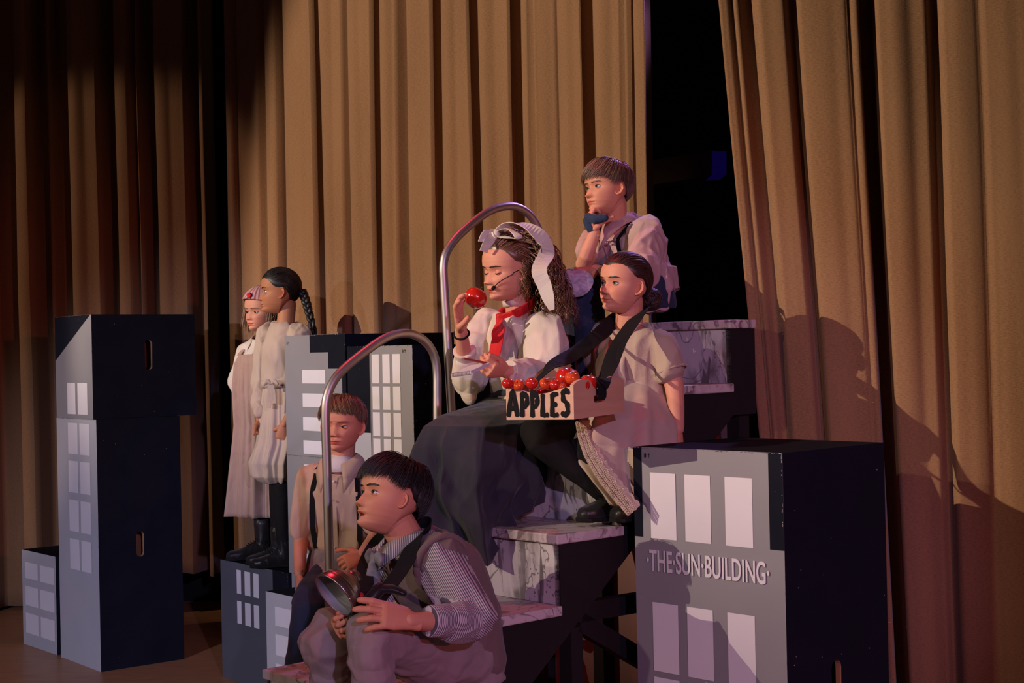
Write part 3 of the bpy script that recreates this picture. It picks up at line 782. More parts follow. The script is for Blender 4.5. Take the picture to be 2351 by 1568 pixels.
# ---------------------------------------------------------------- hands
def hand(mb, Wp, f, n, s, k=.85, curls=None, spread=(7, 2, -3, -8), thumb=None, wrist=.019):
    """Wp wrist, f towards fingers, n palm side, s towards the thumb. curls: four (a,b,c) degrees towards the palm"""
    f = Vector(f).normalized(); n = Vector(n); n = (n - f * n.dot(f)).normalized(); s0 = Vector(s); s = (s0 - f * s0.dot(f) - n * s0.dot(n)).normalized()
    Wp = Vector(Wp)
    curls = curls or [(15, 25, 15)] * 4
    L = .078 * k
    loft(mb, [(Wp - f * .020 * k, s * wrist, n * .015 * k), (Wp, s * .021 * k * 1.1, n * .0145 * k), (Wp + f * .022 * k, s * .027 * k, n * .0155 * k), (Wp + f * L * .62 - n * .001, s * .034 * k, n * .0140 * k),
              (Wp + f * L * .95 - n * .002 * k, s * .035 * k, n * .0115 * k), (Wp + f * (L + .004) - n * .002 * k, s * .031 * k, n * .008 * k)], 18, 2.2)
    offs = (.0265, .0090, -.0090, -.0260); lens = (.062, .069, .064, .050); rad = (.0088, .0090, .0086, .0076)
    tips = []
    for i in range(4):
        base = Wp + f * (L * (1.0, 1.03, .99, .92)[i]) + s * offs[i] * k - n * .001 - f * .008 * k
        sp = R(spread[i]); d = (f * math.cos(sp) + s * math.sin(sp)).normalized(); nn = n.copy()
        axis = d.cross(nn).normalized()
        p = base; pts = [p]; a = 0
        for j, fr in enumerate((.46, .30, .24)):
            a += R(curls[i][j]); dd = d * math.cos(a) + nn * math.sin(a)
            p = p + dd * (lens[i] * k * fr + (.008 * k if j == 0 else 0)); pts.append(p)
        # knuckle fattening
        r_ = rad[i] * k; P_ = []; Q = []
        for j in range(3):
            P_ += [pts[j], pts[j].lerp(pts[j+1], .5)]; Q += [r_ * (1.10, 1.04, .97)[j], r_ * (.98, .92, .90)[j]]
        P_.append(pts[3]); Q.append(r_ * .72)
        mb2 = MB(); mb2.tube([P_[0] - d * .004] + P_ + [P_[-1] + (P_[-1] - P_[-2]).normalized() * r_ * .45], [Q[0] * .9] + Q + [r_ * .32], 12)
        mb.add(mb2.v, mb2.f); tips.append(pts[3])
    # thumb
    th = thumb or ((.55, .75, .35), (.85, .45, .35))
    b0 = Wp + f * .018 * k + s * .020 * k + n * .004 * k
    d1 = (f * th[0][0] + s * th[0][1] + n * th[0][2]).normalized(); d2 = (f * th[1][0] + s * th[1][1] + n * th[1][2]).normalized()
    p1 = b0 + d1 * .040 * k; p2 = p1 + d2 * .030 * k; p3 = p2 + (d2 + (f - s * .3) * .25).normalized() * .024 * k
    mb2 = MB(); mb2.tube([b0 - d1 * .01, b0, b0.lerp(p1, .5), p1, p1.lerp(p2, .5), p2, p3, p3 + (p3 - p2).normalized() * .004 * k],
                         [.011 * k, .0145 * k, .0125 * k, .0108 * k, .0098 * k, .0100 * k, .0080 * k, .003 * k], 12)
    mb.add(mb2.v, mb2.f); tips.append(p3)
    # nails lie on the finger backs: kept as creases in the skin colour
    return tips

# ---------------------------------------------------------------- skin body
def skin_mat(name, c):
    m = bpy.data.materials.new(name); m.use_nodes = True; N = m.node_tree.nodes; L = m.node_tree.links
    b = N['Principled BSDF']; b.inputs['Roughness'].default_value = .58; b.inputs['Specular IOR Level'].default_value = .32
    b.inputs['Subsurface Weight'].default_value = .12; b.inputs['Subsurface Radius'].default_value = (.5, .2, .1); b.inputs['Subsurface Scale'].default_value = .01
    at_ = N.new('ShaderNodeAttribute'); at_.attribute_name = 'tint'
    mx = N.new('ShaderNodeMix'); mx.data_type = 'RGBA'; mx.blend_type = 'MULTIPLY'; mx.inputs['Factor'].default_value = 1
    mx.inputs['A'].default_value = (*c, 1); L.new(at_.outputs['Color'], mx.inputs['B']); L.new(mx.outputs['Result'], b.inputs['Base Color'])
    n = N.new('ShaderNodeTexNoise'); n.inputs['Scale'].default_value = 300; bp = N.new('ShaderNodeBump'); bp.inputs['Strength'].default_value = .06; bp.inputs['Distance'].default_value = .001
    tc = N.new('ShaderNodeTexCoord'); L.new(tc.outputs['Object'], n.inputs['Vector']); L.new(n.outputs[0], bp.inputs['Height']); L.new(bp.outputs[0], b.inputs['Normal'])
    return m
M['sclera'] = mat('eye_white', (.62, .58, .56), .18); M['pupil'] = mat('pupil', (.005, .005, .005), .08)
M['iris_brown'] = mat('iris_brown', (.07, .035, .018), .15); M['iris_green'] = mat('iris_green', (.13, .15, .12), .15)
M['lash'] = mat('lash', (.012, .007, .005), .6)

def head_matrix(pos, az, pitch=0, roll=0):
    a = R(az); fw = Vector((-math.sin(a), -math.cos(a), 0)); rt = Vector((-math.cos(a), math.sin(a), 0)); up = Vector((0, 0, 1))
    q = Quaternion(rt, R(pitch)); fw = q @ fw; up = q @ up
    q = Quaternion(fw, R(roll)); rt = q @ rt; up = q @ up
    m = Matrix.Identity(4)
    for i, c in enumerate((rt, fw, up)):
        for j in range(3): m[j][i] = c[j]
    return Matrix.Translation(Vector(pos)) @ m

def person(label, base, group=None):
    return empty('person', base, label, 'person', group)

def make_body(root, skin, HM, h, P, build_limbs, hands_mb, brow_mat, iris, gaze=(0, 1, 0), vox=.0035):
    vs, fs, mats, tint, eyes, er = head_geo(h, P)
    vs = [HM @ v for v in vs]
    b = MB(); build_limbs(b)
    co, nr, bf = remesh(b, vox, 6)
    allv = [tuple(v) for v in vs]; allf = list(fs); allm = list(mats); allt = [tuple(t) for t in tint]
    n = len(allv); allv += [tuple(c) for c in co]; allf += [tuple(i + n for i in f) for f in bf]; allm += [0] * len(bf); allt += [(1, 1, 1)] * len(co)
    for hm, tips in hands_mb:
        co, nr, bf = remesh(hm, .0017, 3)
        n = len(allv); allv += [tuple(c) for c in co]; allf += [tuple(i + n for i in f) for f in bf]; allm += [0] * len(bf)
        tp = np.array([tuple(t) for t in tips])
        dist = np.sqrt(((co[:, None, :] - tp[None]) ** 2).sum(2)).min(1)
        allt += [(1, .80, .78) if d < .008 else (1, .93, .91) for d in dist]
    me = bpy.data.meshes.new('body'); me.from_pydata(allv, [], allf)
    me.polygons.foreach_set('material_index', allm)
    at_ = me.color_attributes.new('tint', 'FLOAT_COLOR', 'POINT')
    at_.data.foreach_set('color', np.array([(*t, 1.0) for t in allt], dtype=np.float32).ravel())
    o = mesh_obj('body', me, [skin, M['lash'], brow_mat], root, True)
    if not P.get('no_eyes'):
        for i, E in enumerate(eyes):
            g = Vector(gaze); eye_obj(E, er, g, o, HM, iris)
    return o

# ---------------------------------------------------------------- clothing helpers
def cloth_mat(name, c, c2=None, rough=.85, bump=(260, .25, .0012), mott=.5, msc=9, stripes=None, sheen=.1, wr=.38):
    m = mat(name, c, rough, bump=bump, mottle=(msc, mott, c2 or tuple(x * .8 for x in c)), spec=.2, sheen=sheen)
    N = m.node_tree.nodes; L = m.node_tree.links; b = N['Principled BSDF']
    tc = N.new('ShaderNodeTexCoord'); n = N.new('ShaderNodeTexNoise'); n.inputs['Scale'].default_value = 8; n.inputs['Detail'].default_value = 1.0; n.inputs['Distortion'].default_value = .8
    L.new(tc.outputs['Object'], n.inputs['Vector'])
    q = N.new('ShaderNodeMath'); q.operation = 'SUBTRACT'; q.inputs[1].default_value = .5; L.new(n.outputs[0], q.inputs[0])
    a = N.new('ShaderNodeMath'); a.operation = 'ABSOLUTE'; L.new(q.outputs[0], a.inputs[0])
    bp = N.new('ShaderNodeBump'); bp.inputs['Strength'].default_value = wr; bp.inputs['Distance'].default_value = .035
    L.new(a.outputs[0], bp.inputs['Height'])
    old = b.inputs['Normal'].links[0].from_node; L.new(bp.outputs[0], old.inputs['Normal'])
    return m
def ridged(p, sc_, st=(1, 1, 1), seed=0, k=2.0):
    n = noise.noise(Vector((p[0]*sc_*st[0] + seed, p[1]*sc_*st[1] + seed*1.7, p[2]*sc_*st[2] - seed)))
    return (1 - abs(n) * 2.2) ** k if abs(n) < .45 else 0
def garment(name, mb, mat_, parent, vox=.0055, smooth=5, wr=None, amp=.006, mats=None, matfn=None):
    co, nr, fs = remesh(mb, vox, smooth)
    if wr:
        d = np.array([wr(p) for p in co]) * amp
        co = co + nr * d[:, None]
    me = bpy.data.meshes.new(name); me.from_pydata([tuple(c) for c in co], [], fs)
    o = mesh_obj(name, me, mats or [mat_], parent, True)
    if matfn:
        me.polygons.foreach_set('material_index', [matfn(p.center) for p in me.polygons]); me.update()
    return o
def folds(sc_=9, st=(1, 1, .45), seed=0, fine=.4, axis=None):
    def f(p):
        if axis is not None:   # folds run along axis: compress coordinates along it
            a = Vector(axis).normalized(); v = Vector(p); al = v.dot(a); q = v - a * al * .72
        else: q = Vector((p[0]*st[0], p[1]*st[1], p[2]*st[2]))
        wob = noise.noise(q * 4 + Vector((seed, 0, 0))) * .04
        q = q + Vector((wob, wob, wob))
        n = noise.noise(q * sc_ + Vector((seed, seed*2, 0))); r1 = 1 - min(1, abs(n) * 2.6)
        n2 = noise.noise(q * sc_ * 2.3 + Vector((0, seed, 5))); r2 = 1 - min(1, abs(n2) * 2.6)
        return r1 ** 1.5 + fine * r2 - .5
    return f

def ring_garment(name, levels, mat_, parent, n=120, waves=None, sharp=False, hemz=None, seed=0, rows_per=10, thick=.003, mats=None, facemat=None, wr=None):
    """levels: (center, half-vector a, half-vector b, wave amplitude) from the top down, open at both ends"""
    vs = []; fs = []; rows = []
    for i in range(len(levels) - 1):
        for k in range(rows_per): rows.append((i, k / rows_per))
    rows.append((len(levels) - 2, 1.0))
    for ri, (i, t) in enumerate(rows):
        c0, a0, b0, w0 = levels[i]; c1, a1, b1, w1 = levels[i+1]
        tt = t
        c = Vector(c0).lerp(Vector(c1), tt); a = Vector(a0).lerp(Vector(a1), tt); b = Vector(b0).lerp(Vector(b1), tt); w_ = lerp(w0, w1, tt)
        for k in range(n):
            th = 2 * math.pi * k / n; x, y = math.cos(th), math.sin(th)
            wv = 0
            for (fr, am, ph) in (waves or [(9, 1, 0), (14, .5, 1.3), (5, .6, 2.1)]):
                sn_ = fr * th + ph + .5 * math.sin(2.0 * th + ph + ri * .02)
                wv += am * ((1.2 - 2.2 * abs(math.sin(sn_ / 2)) ** .75) if sharp else math.sin(sn_))
            wv += 1.2 * noise.noise(Vector((x * 2.5, y * 2.5, ri * .05 + seed)))
            rad = 1 + 0; p = c + a * x + b * y
            out = (a.normalized() * x / max(a.length, .01) * .1 + b.normalized() * y / max(b.length, .01) * .1)
            out = (a * (x / a.length ** 2) + b * (y / b.length ** 2)).normalized()
            p = p + out * (w_ * wv)
            if wr: p = p + out * wr(p)
            if hemz and ri > 0: p.z += hemz(th, ri / (len(rows) - 1))
            vs.append(p)
    for i in range(len(rows) - 1):
        for k in range(n):
            k2 = (k + 1) % n; fs.append((i*n+k, (i+1)*n+k, (i+1)*n+k2, i*n+k2))
    me = bpy.data.meshes.new(name); me.from_pydata([tuple(v) for v in vs], [], fs)
    o = mesh_obj(name, me, mats or [mat_], parent, True)
    if facemat: me.polygons.foreach_set('material_index', [facemat(p.center) for p in me.polygons]); me.update()
    s = o.modifiers.new('thick', 'SOLIDIFY'); s.thickness = thick; s.offset = -1
    return o

from mathutils.bvhtree import BVHTree
def bvh_of(objs):
    vs = []; fs = []
    for o in objs:
        n = len(vs); vs += [v.co.copy() for v in o.data.vertices]; fs += [tuple(i + n for i in p.vertices) for p in o.data.polygons]
    return BVHTree.FromPolygons(vs, fs)
def ribbon(name, pts, width, mat_, parent, side=None, thick=.002, sub=6, twist=None, wid_fn=None, onto=None, lift=.003):
    "strap through pts; side = list of width directions (or one)"
    pts = [Vector(p) for p in pts]; Q = []; S_ = []
    for i in range(len(pts) - 1):
        p0, p1, p2, p3 = pts[max(i-1, 0)], pts[i], pts[i+1], pts[min(i+2, len(pts)-1)]
        for k in range(sub):
            t = k / sub; Q.append(.5 * ((2*p1) + (p2-p0)*t + (2*p0-5*p1+4*p2-p3)*t*t + (3*p1-p0-3*p2+p3)*t**3))
            if isinstance(side, list): S_.append(Vector(side[i]).lerp(Vector(side[i+1]), t))
            else: S_.append(Vector(side))
    Q.append(pts[-1]); S_.append(Vector(side[-1]) if isinstance(side, list) else Vector(side))
    if onto:      # lay the strap on the surface of the garment below it
        T_ = bvh_of(onto); c0 = Vector((0, 0, 0))
        for v in Q: c0 += v / len(Q)
        for i, p in enumerate(Q):
            loc, nr, idx, dist = T_.find_nearest(p)
            if loc is not None and dist < .05: Q[i] = loc + nr * lift
        for _ in range(10): Q = [Q[0]] + [(Q[i-1] + Q[i] * 2 + Q[i+1]) / 4 for i in range(1, len(Q) - 1)] + [Q[-1]]
    b = MB(); vs = []; n = len(Q)
    for i, (p, s_) in enumerate(zip(Q, S_)):
        t = (Q[min(i+1, n-1)] - Q[max(i-1, 0)]).normalized(); s2 = (s_ - t * s_.dot(t)).normalized(); nn = t.cross(s2)
        wd = (wid_fn(i / (n - 1)) if wid_fn else 1) * width / 2
        vs += [p - s2 * wd - nn * thick/2, p + s2 * wd - nn * thick/2, p + s2 * wd + nn * thick/2, p - s2 * wd + nn * thick/2]
    fs = []
    for i in range(n - 1):
        for k in range(4): fs.append((4*i+k, 4*i+(k+1) % 4, 4*(i+1)+(k+1) % 4, 4*(i+1)+k))
    fs += [(3, 2, 1, 0), tuple(4*(n-1) + k for k in range(4))]
    b.add(vs, fs); o = b.build(name, [mat_], parent)
    bv = o.modifiers.new('b', 'BEVEL'); bv.width = thick * .3; bv.segments = 1
    return o

# ---------------------------------------------------------------- hair
def hair_mat(name, c, c2, rough=.38):
    m = bpy.data.materials.new(name); m.use_nodes = True; N = m.node_tree.nodes; L = m.node_tree.links
    b = N['Principled BSDF']; b.inputs['Roughness'].default_value = rough; b.inputs['Specular IOR Level'].default_value = .55
    a = N.new('ShaderNodeAttribute'); a.attribute_name = 'lock'
    mx = N.new('ShaderNodeMix'); mx.data_type = 'RGBA'; mx.inputs['A'].default_value = (*c, 1); mx.inputs['B'].default_value = (*c2, 1)
    L.new(a.outputs['Fac'], mx.inputs['Factor']); L.new(mx.outputs['Result'], b.inputs['Base Color'])
    return m
SK = (0, -.040, .600); SR = (.388, .448, .412)
class Hair:
    def __init__(s, HM, h, seed=0): s.HM = HM; s.h = h; s.b = MB(); s.t = []; s.rnd = random.Random(seed)
    def pos(s, d, off):
        h = s.h; r = [SR[i] + off for i in range(3)]
        return Vector(((SK[0] + d.x * r[0]) * h, (SK[1] + d.y * r[1]) * h, (SK[2] + d.z * r[2] - .5) * h))
    def strand(s, pts, r0, n=4, local=True, val=None, taper=.15):
        m = len(pts); k0 = len(s.b.v)
        P_ = [s.HM @ p for p in pts] if local else pts
        s.b.tube(P_, [r0 * (lerp(.7, 1.0, min(1, i / (m*.25))) * lerp(1, taper, max(0, (i / (m-1) - .45) / .55))) for i in range(m)], n, caps=False)
        v = s.rnd.random() if val is None else val
        s.t += [v] * (len(s.b.v) - k0)
    def cap(s, root, off=.012, pad=4):
        na, ne = 72, 40; vs = []; idx = {}; k0 = len(s.b.v)
        for j in range(ne + 1):
            el = lerp(-60, 90, j / ne)
            for i in range(na):
                az = 360 * i / na - 180
                d = Vector((math.sin(R(az)) * math.cos(R(el)), math.cos(R(az)) * math.cos(R(el)), math.sin(R(el))))
                lim = interp(abs(az), root) - pad
                e2 = max(el, lim)
                d = Vector((math.sin(R(az)) * math.cos(R(e2)), math.cos(R(az)) * math.cos(R(e2)), math.sin(R(e2))))
                edge = max(0, min(1, (e2 - lim) / 10))
                vs.append(s.HM @ s.pos(d, off * edge - .012 * (1 - edge)))
        fs = []
        for j in range(ne):
            el1 = lerp(-60, 90, (j + 1) / ne)
            for i in range(na):
                az = 360 * i / na - 180
                if el1 >= interp(abs(az), root) - pad: fs.append((j*na+i, j*na+(i+1) % na, (j+1)*na+(i+1) % na, (j+1)*na+i))
        s.b.add(vs, fs); s.t += [.15] * len(vs)
    def field(s, N_, root, stop, field, off=(.012, .05), steps=12, ds=.11, r=.0016, lift=None, wob=.04, n=4, hang=0, mask=None):
        "grow N_ strands on the scalp flowing along field(d)"
        rnd = s.rnd; made = 0; tries = 0
        while made < N_ and tries < N_ * 12:
            tries += 1
            zz = rnd.uniform(-.6, 1); az = rnd.uniform(-180, 180)
            el = math.degrees(math.asin(zz))
            if el < interp(abs(az), root): continue
            d = Vector((math.sin(R(az)) * math.cos(R(el)), math.cos(R(az)) * math.cos(R(el)), math.sin(R(el))))
            if mask and not mask(d): continue
            pts = [s.pos(d, -.005)]; L = steps * rnd.uniform(.7, 1.1); o_ = rnd.uniform(*off); w_ = Vector((rnd.uniform(-1, 1), rnd.uniform(-1, 1), rnd.uniform(-1, 1))) * wob
            for k in range(int(L)):
                f = Vector(field(d)) + w_; f = f - d * f.dot(d)
                if f.length < 1e-4: break
                d = (d + f.normalized() * ds).normalized()
                e = math.degrees(math.asin(max(-1, min(1, d.z)))); a_ = math.degrees(math.atan2(d.x, d.y))
                if e < interp(abs(a_), stop) + rnd.uniform(-4, 7): break
                pts.append(s.pos(d, o_ * min(1, (k + 1) / 4) + (lift(d, k) if lift else 0)))
            if len(pts) < 4: continue
            s.strand(pts, r * rnd.uniform(.7, 1.3), n); made += 1
    def build(s, name, mat_, parent):
        me = bpy.data.meshes.new(name); me.from_pydata(s.b.v, [], s.b.f)
        a = me.attributes.new('lock', 'FLOAT', 'POINT'); a.data.foreach_set('value', np.array(s.t, dtype=np.float32))
        return mesh_obj(name, me, [mat_], parent, True)
# ================================================================ the children
UP = Vector((0, 0, 1))
def torso_rings(pel, wai, che, nk, lat, w=(.118, .100, .115, .10), d=(.082, .070, .080, .055), shz=.045):
    "rings from the seat to the shoulders; lat = lateral unit vector"
    lat = Vector(lat).normalized(); out = []
    pts = [Vector(pel) - (Vector(wai) - Vector(pel)).normalized() * .07, Vector(pel), Vector(wai), Vector(che), Vector(che).lerp(Vector(nk), .72), Vector(nk)]
    ws = [w[0] * .86, w[0], w[1], w[2], w[3], .040]; ds = [d[0] * .9, d[0], d[1], d[2], d[3], .036]
    for i, p in enumerate(pts):
        t = (pts[min(i+1, 5)] - pts[max(i-1, 0)]).normalized(); l = (lat - t * lat.dot(t)).normalized(); f = t.cross(l)
        out.append((p, l * ws[i], f * ds[i]))
    return out
def grow(secs, g): return [(c, a * (1 + g / a.length), b * (1 + g / b.length)) for c, a, b in secs]
def facing(az): return Vector((-math.sin(R(az)), -math.cos(R(az)), 0))
def leftof(az): return Vector((math.cos(R(az)), -math.sin(R(az)), 0))     # the person's own left

def shoe(name, ankle, toe, mat_, root, hgt=.09, w=.040, shaft=.10, laces=True, sole=True):
    ankle, toe = Vector(ankle), Vector(toe); f = Vector((toe.x - ankle.x, toe.y - ankle.y, 0)).normalized(); sd = f.cross(UP)
    g = min(toe.z, ankle.z); b = MB(); heel = Vector((ankle.x, ankle.y, toe.z)) - f * .035; L = (Vector((toe.x, toe.y, 0)) - Vector((heel.x, heel.y, 0))).length
    def ring(t, wd, h_): c = heel + f * (L * t) + UP * (h_ / 2); return (c, sd * wd, UP * h_ / 2)
    loft(b, [ring(0, w*.45, .045), ring(.06, w*.72, .075), ring(.2, w*.85, .085), ring(.38, w*.82, .078), ring(.55, w*.95, .058), ring(.75, w*1.08, .046), ring(.92, w*.85, .040), ring(1.0, w*.45, .028)], 18, 2.6)
    if shaft: rtube(b, [ankle + UP * -.02, ankle + UP * shaft * .6, ankle + UP * shaft], [.036, .036, .040])
    o = garment(name, b, mat_, root, .004, 3, wr=folds(18, seed=3), amp=.0015)
    if sole:
        b = MB(); loft(b, [(heel + f * (L * t) + UP * z, sd * wd, f * 0 + UP * .007) for t, wd, z in ((0, w*.5, .004), (.1, w*.85, .004), (.3, w*.8, .004), (.6, w*1.0, .004), (.85, w*1.05, .004), (1.02, w*.5, .006))], 12, 4)
        b.build('sole', [M['ink']], o)
    if laces:
        b = MB()
        for k in range(5):
            t = .30 + k * .055; z = .085 - k * .006
            c = heel + f * (L * t)
            b.tube([c - sd * .020 + UP * z, c + UP * (z + .006) + f * .006, c + sd * .020 + UP * z], .0022, 5)
        b.tube([heel + f*L*.28 + UP*.09, heel + f*L*.24 + sd*.03 + UP*.10, heel + f*L*.22 + sd*.045 + UP*.075], .002, 5)
        b.build('lace', [M['ink']], o)
    return o
def button(p, n_, mat_, root, r=.0055):
    b = MB(); b.tube([Vector(p) - Vector(n_) * .001, Vector(p) + Vector(n_) * .0022], r, 12)
    return b.build('button', [mat_], root, True)
def collar(root, mat_, neck, lat, fwd, r=.052, tip=.055, open_=.5, hgt=.030, name='collar', lift=0.0, tilt=.012):
    "folded shirt collar: two wings around the neck"
    b = MB(); neck = Vector(neck); n = 26; vs = []; fs = []
    for i in range(n + 1):
        t = -1 + 2 * i / n; a = t * math.pi * (1 - open_ * .10)
        d = lat * math.sin(a) - fwd * math.cos(a)
        fr = max(0, (abs(t) - .55) / .45)
        top = neck + d * r + UP * (hgt * .55 - fr * hgt * 1.0 + lift) + fwd * (fr * tilt)
        w_ = hgt * 1.05 + tip * fr ** 1.5 * .75
        bot = top + d * (.020 + .006 * (1 - fr)) - UP * (w_) + fwd * fr * .012 + lat * math.copysign(fr * .012, t)
        mid = top.lerp(bot, .45) + d * .006
        vs += [top, mid, bot]
    for i in range(n):
        for j in range(2): fs.append((3*i+j, 3*i+j+1, 3*(i+1)+j+1, 3*(i+1)+j))
    b.add(vs, fs); o = b.build(name, [mat_], root, True)
    s = o.modifiers.new('t', 'SOLIDIFY'); s.thickness = .0025
    return o
def fabric(name, c, c2, **k): M[name] = cloth_mat(name, c, c2, **k)
fabric('cream', (.47, .36, .275), (.40, .30, .225)); fabric('blouse', (.62, .53, .44), (.55, .46, .38))
fabric('pinkbeige', (.38, .25, .19), (.31, .20, .15)); fabric('oatmeal', (.42, .31, .235), (.36, .26, .19), bump=(170, .6, .0016))
fabric('skirt', (.024, .025, .035), (.036, .033, .042), bump=(200, .5, .0015)); fabric('leggings', (.006, .005, .006), (.008, .007, .007), sheen=0)
fabric('jeans', (.022, .030, .060), (.035, .045, .080)); fabric('taupe', (.27, .20, .20), (.22, .16, .16), wr=.6)
fabric('vest', (.16, .11, .10), (.12, .085, .078), bump=(120, .8, .002)); fabric('strap', (.006, .006, .007), (.009, .009, .010), rough=.9, sheen=0)
fabric('glove', (.020, .035, .075), (.03, .045, .09), bump=(150, .8, .002)); fabric('shirtpink', (.46, .30, .27), (.40, .24, .22))
fabric('ribbon', (.62, .58, .47), (.55, .51, .41), rough=.6, wr=.25); fabric('red_silk', (.52, .010, .012), (.42, .008, .010), rough=.5)
fabric('splotch', (.36, .29, .30), (.10, .085, .13), mott=.8, msc=14); fabric('knit', (.50, .26, .26), (.40, .19, .20), bump=(120, .9, .003))
fabric('white_tee', (.66, .62, .62), (.6, .56, .56)); fabric('hardleather', (.012, .010, .010), (.02, .017, .016), rough=.35)
fabric('lace', (.55, .44, .33), (.40, .30, .20), bump=(90, 1, .004)); fabric('graytie', (.22, .21, .22), (.07, .065, .07), mott=.9, msc=30)
def striped(name, c1, c2, per=.0062, axis='cuff'):
    m = cloth_mat(name, c1); N = m.node_tree.nodes; L = m.node_tree.links; b = N['Principled BSDF']
    at_ = N.new('ShaderNodeAttribute'); at_.attribute_name = 'stripe'
    f = N.new('ShaderNodeMath'); f.operation = 'FRACT'; L.new(at_.outputs['Fac'], f.inputs[0])
    r = N.new('ShaderNodeValToRGB'); r.color_ramp.interpolation = 'LINEAR'; e = r.color_ramp.elements
    e[0].position = 0; e[0].color = (*c1, 1); e[1].position = .45; e[1].color = (*c1, 1)
    x = e.new(.55); x.color = (*c2, 1); x = e.new(.90); x.color = (*c2, 1); x = e.new(1.0); x.color = (*c1, 1)
    L.new(f.outputs[0], r.inputs[0]); L.new(r.outputs[0], b.inputs['Base Color']); return m
M['stripes'] = striped('pinstripe_cotton', (.46, .40, .42), (.075, .065, .085))
M['knitstripe'] = striped('striped_knit', (.55, .33, .33), (.34, .10, .12))
def set_stripe(o, fn):
    me = o.data; a = me.attributes.new('stripe', 'FLOAT', 'POINT')
    a.data.foreach_set('value', np.array([fn(v.co) for v in me.vertices], dtype=np.float32))
skins = {'fair': skin_mat('fair_skin', (.60, .27, .17)), 'tan': skin_mat('tan_skin', (.42, .175, .085)), 'rosy': skin_mat('rosy_skin', (.58, .25, .16)), 'olive': skin_mat('olive_skin', (.54, .24, .145))}
hm = {'black': hair_mat('black_hair', (.005, .0035, .0035), (.016, .010, .009), .5), 'dark': hair_mat('dark_brown_hair', (.020, .007, .005), (.065, .024, .017), .45),
      'auburn': hair_mat('auburn_hair', (.045, .014, .009), (.11, .036, .022)), 'curl': hair_mat('auburn_curls', (.07, .028, .014), (.26, .12, .06)),
      'brown': hair_mat('light_brown_hair', (.10, .047, .024), (.22, .11, .055)),
      'ash': hair_mat('ash_brown_hair', (.10, .055, .035), (.24, .15, .10)), 'blond': hair_mat('dark_blond_hair', (.16, .09, .045), (.32, .19, .10))}
short_root = [(0, 42), (30, 38), (55, 28), (74, 8), (88, 4), (100, 4), (110, -18), (135, -34), (180, -38)]
short_cut = [(0, 27), (30, 24), (52, 18), (66, -2), (78, -10), (86, -6), (98, 0), (112, -26), (135, -40), (180, -44)]

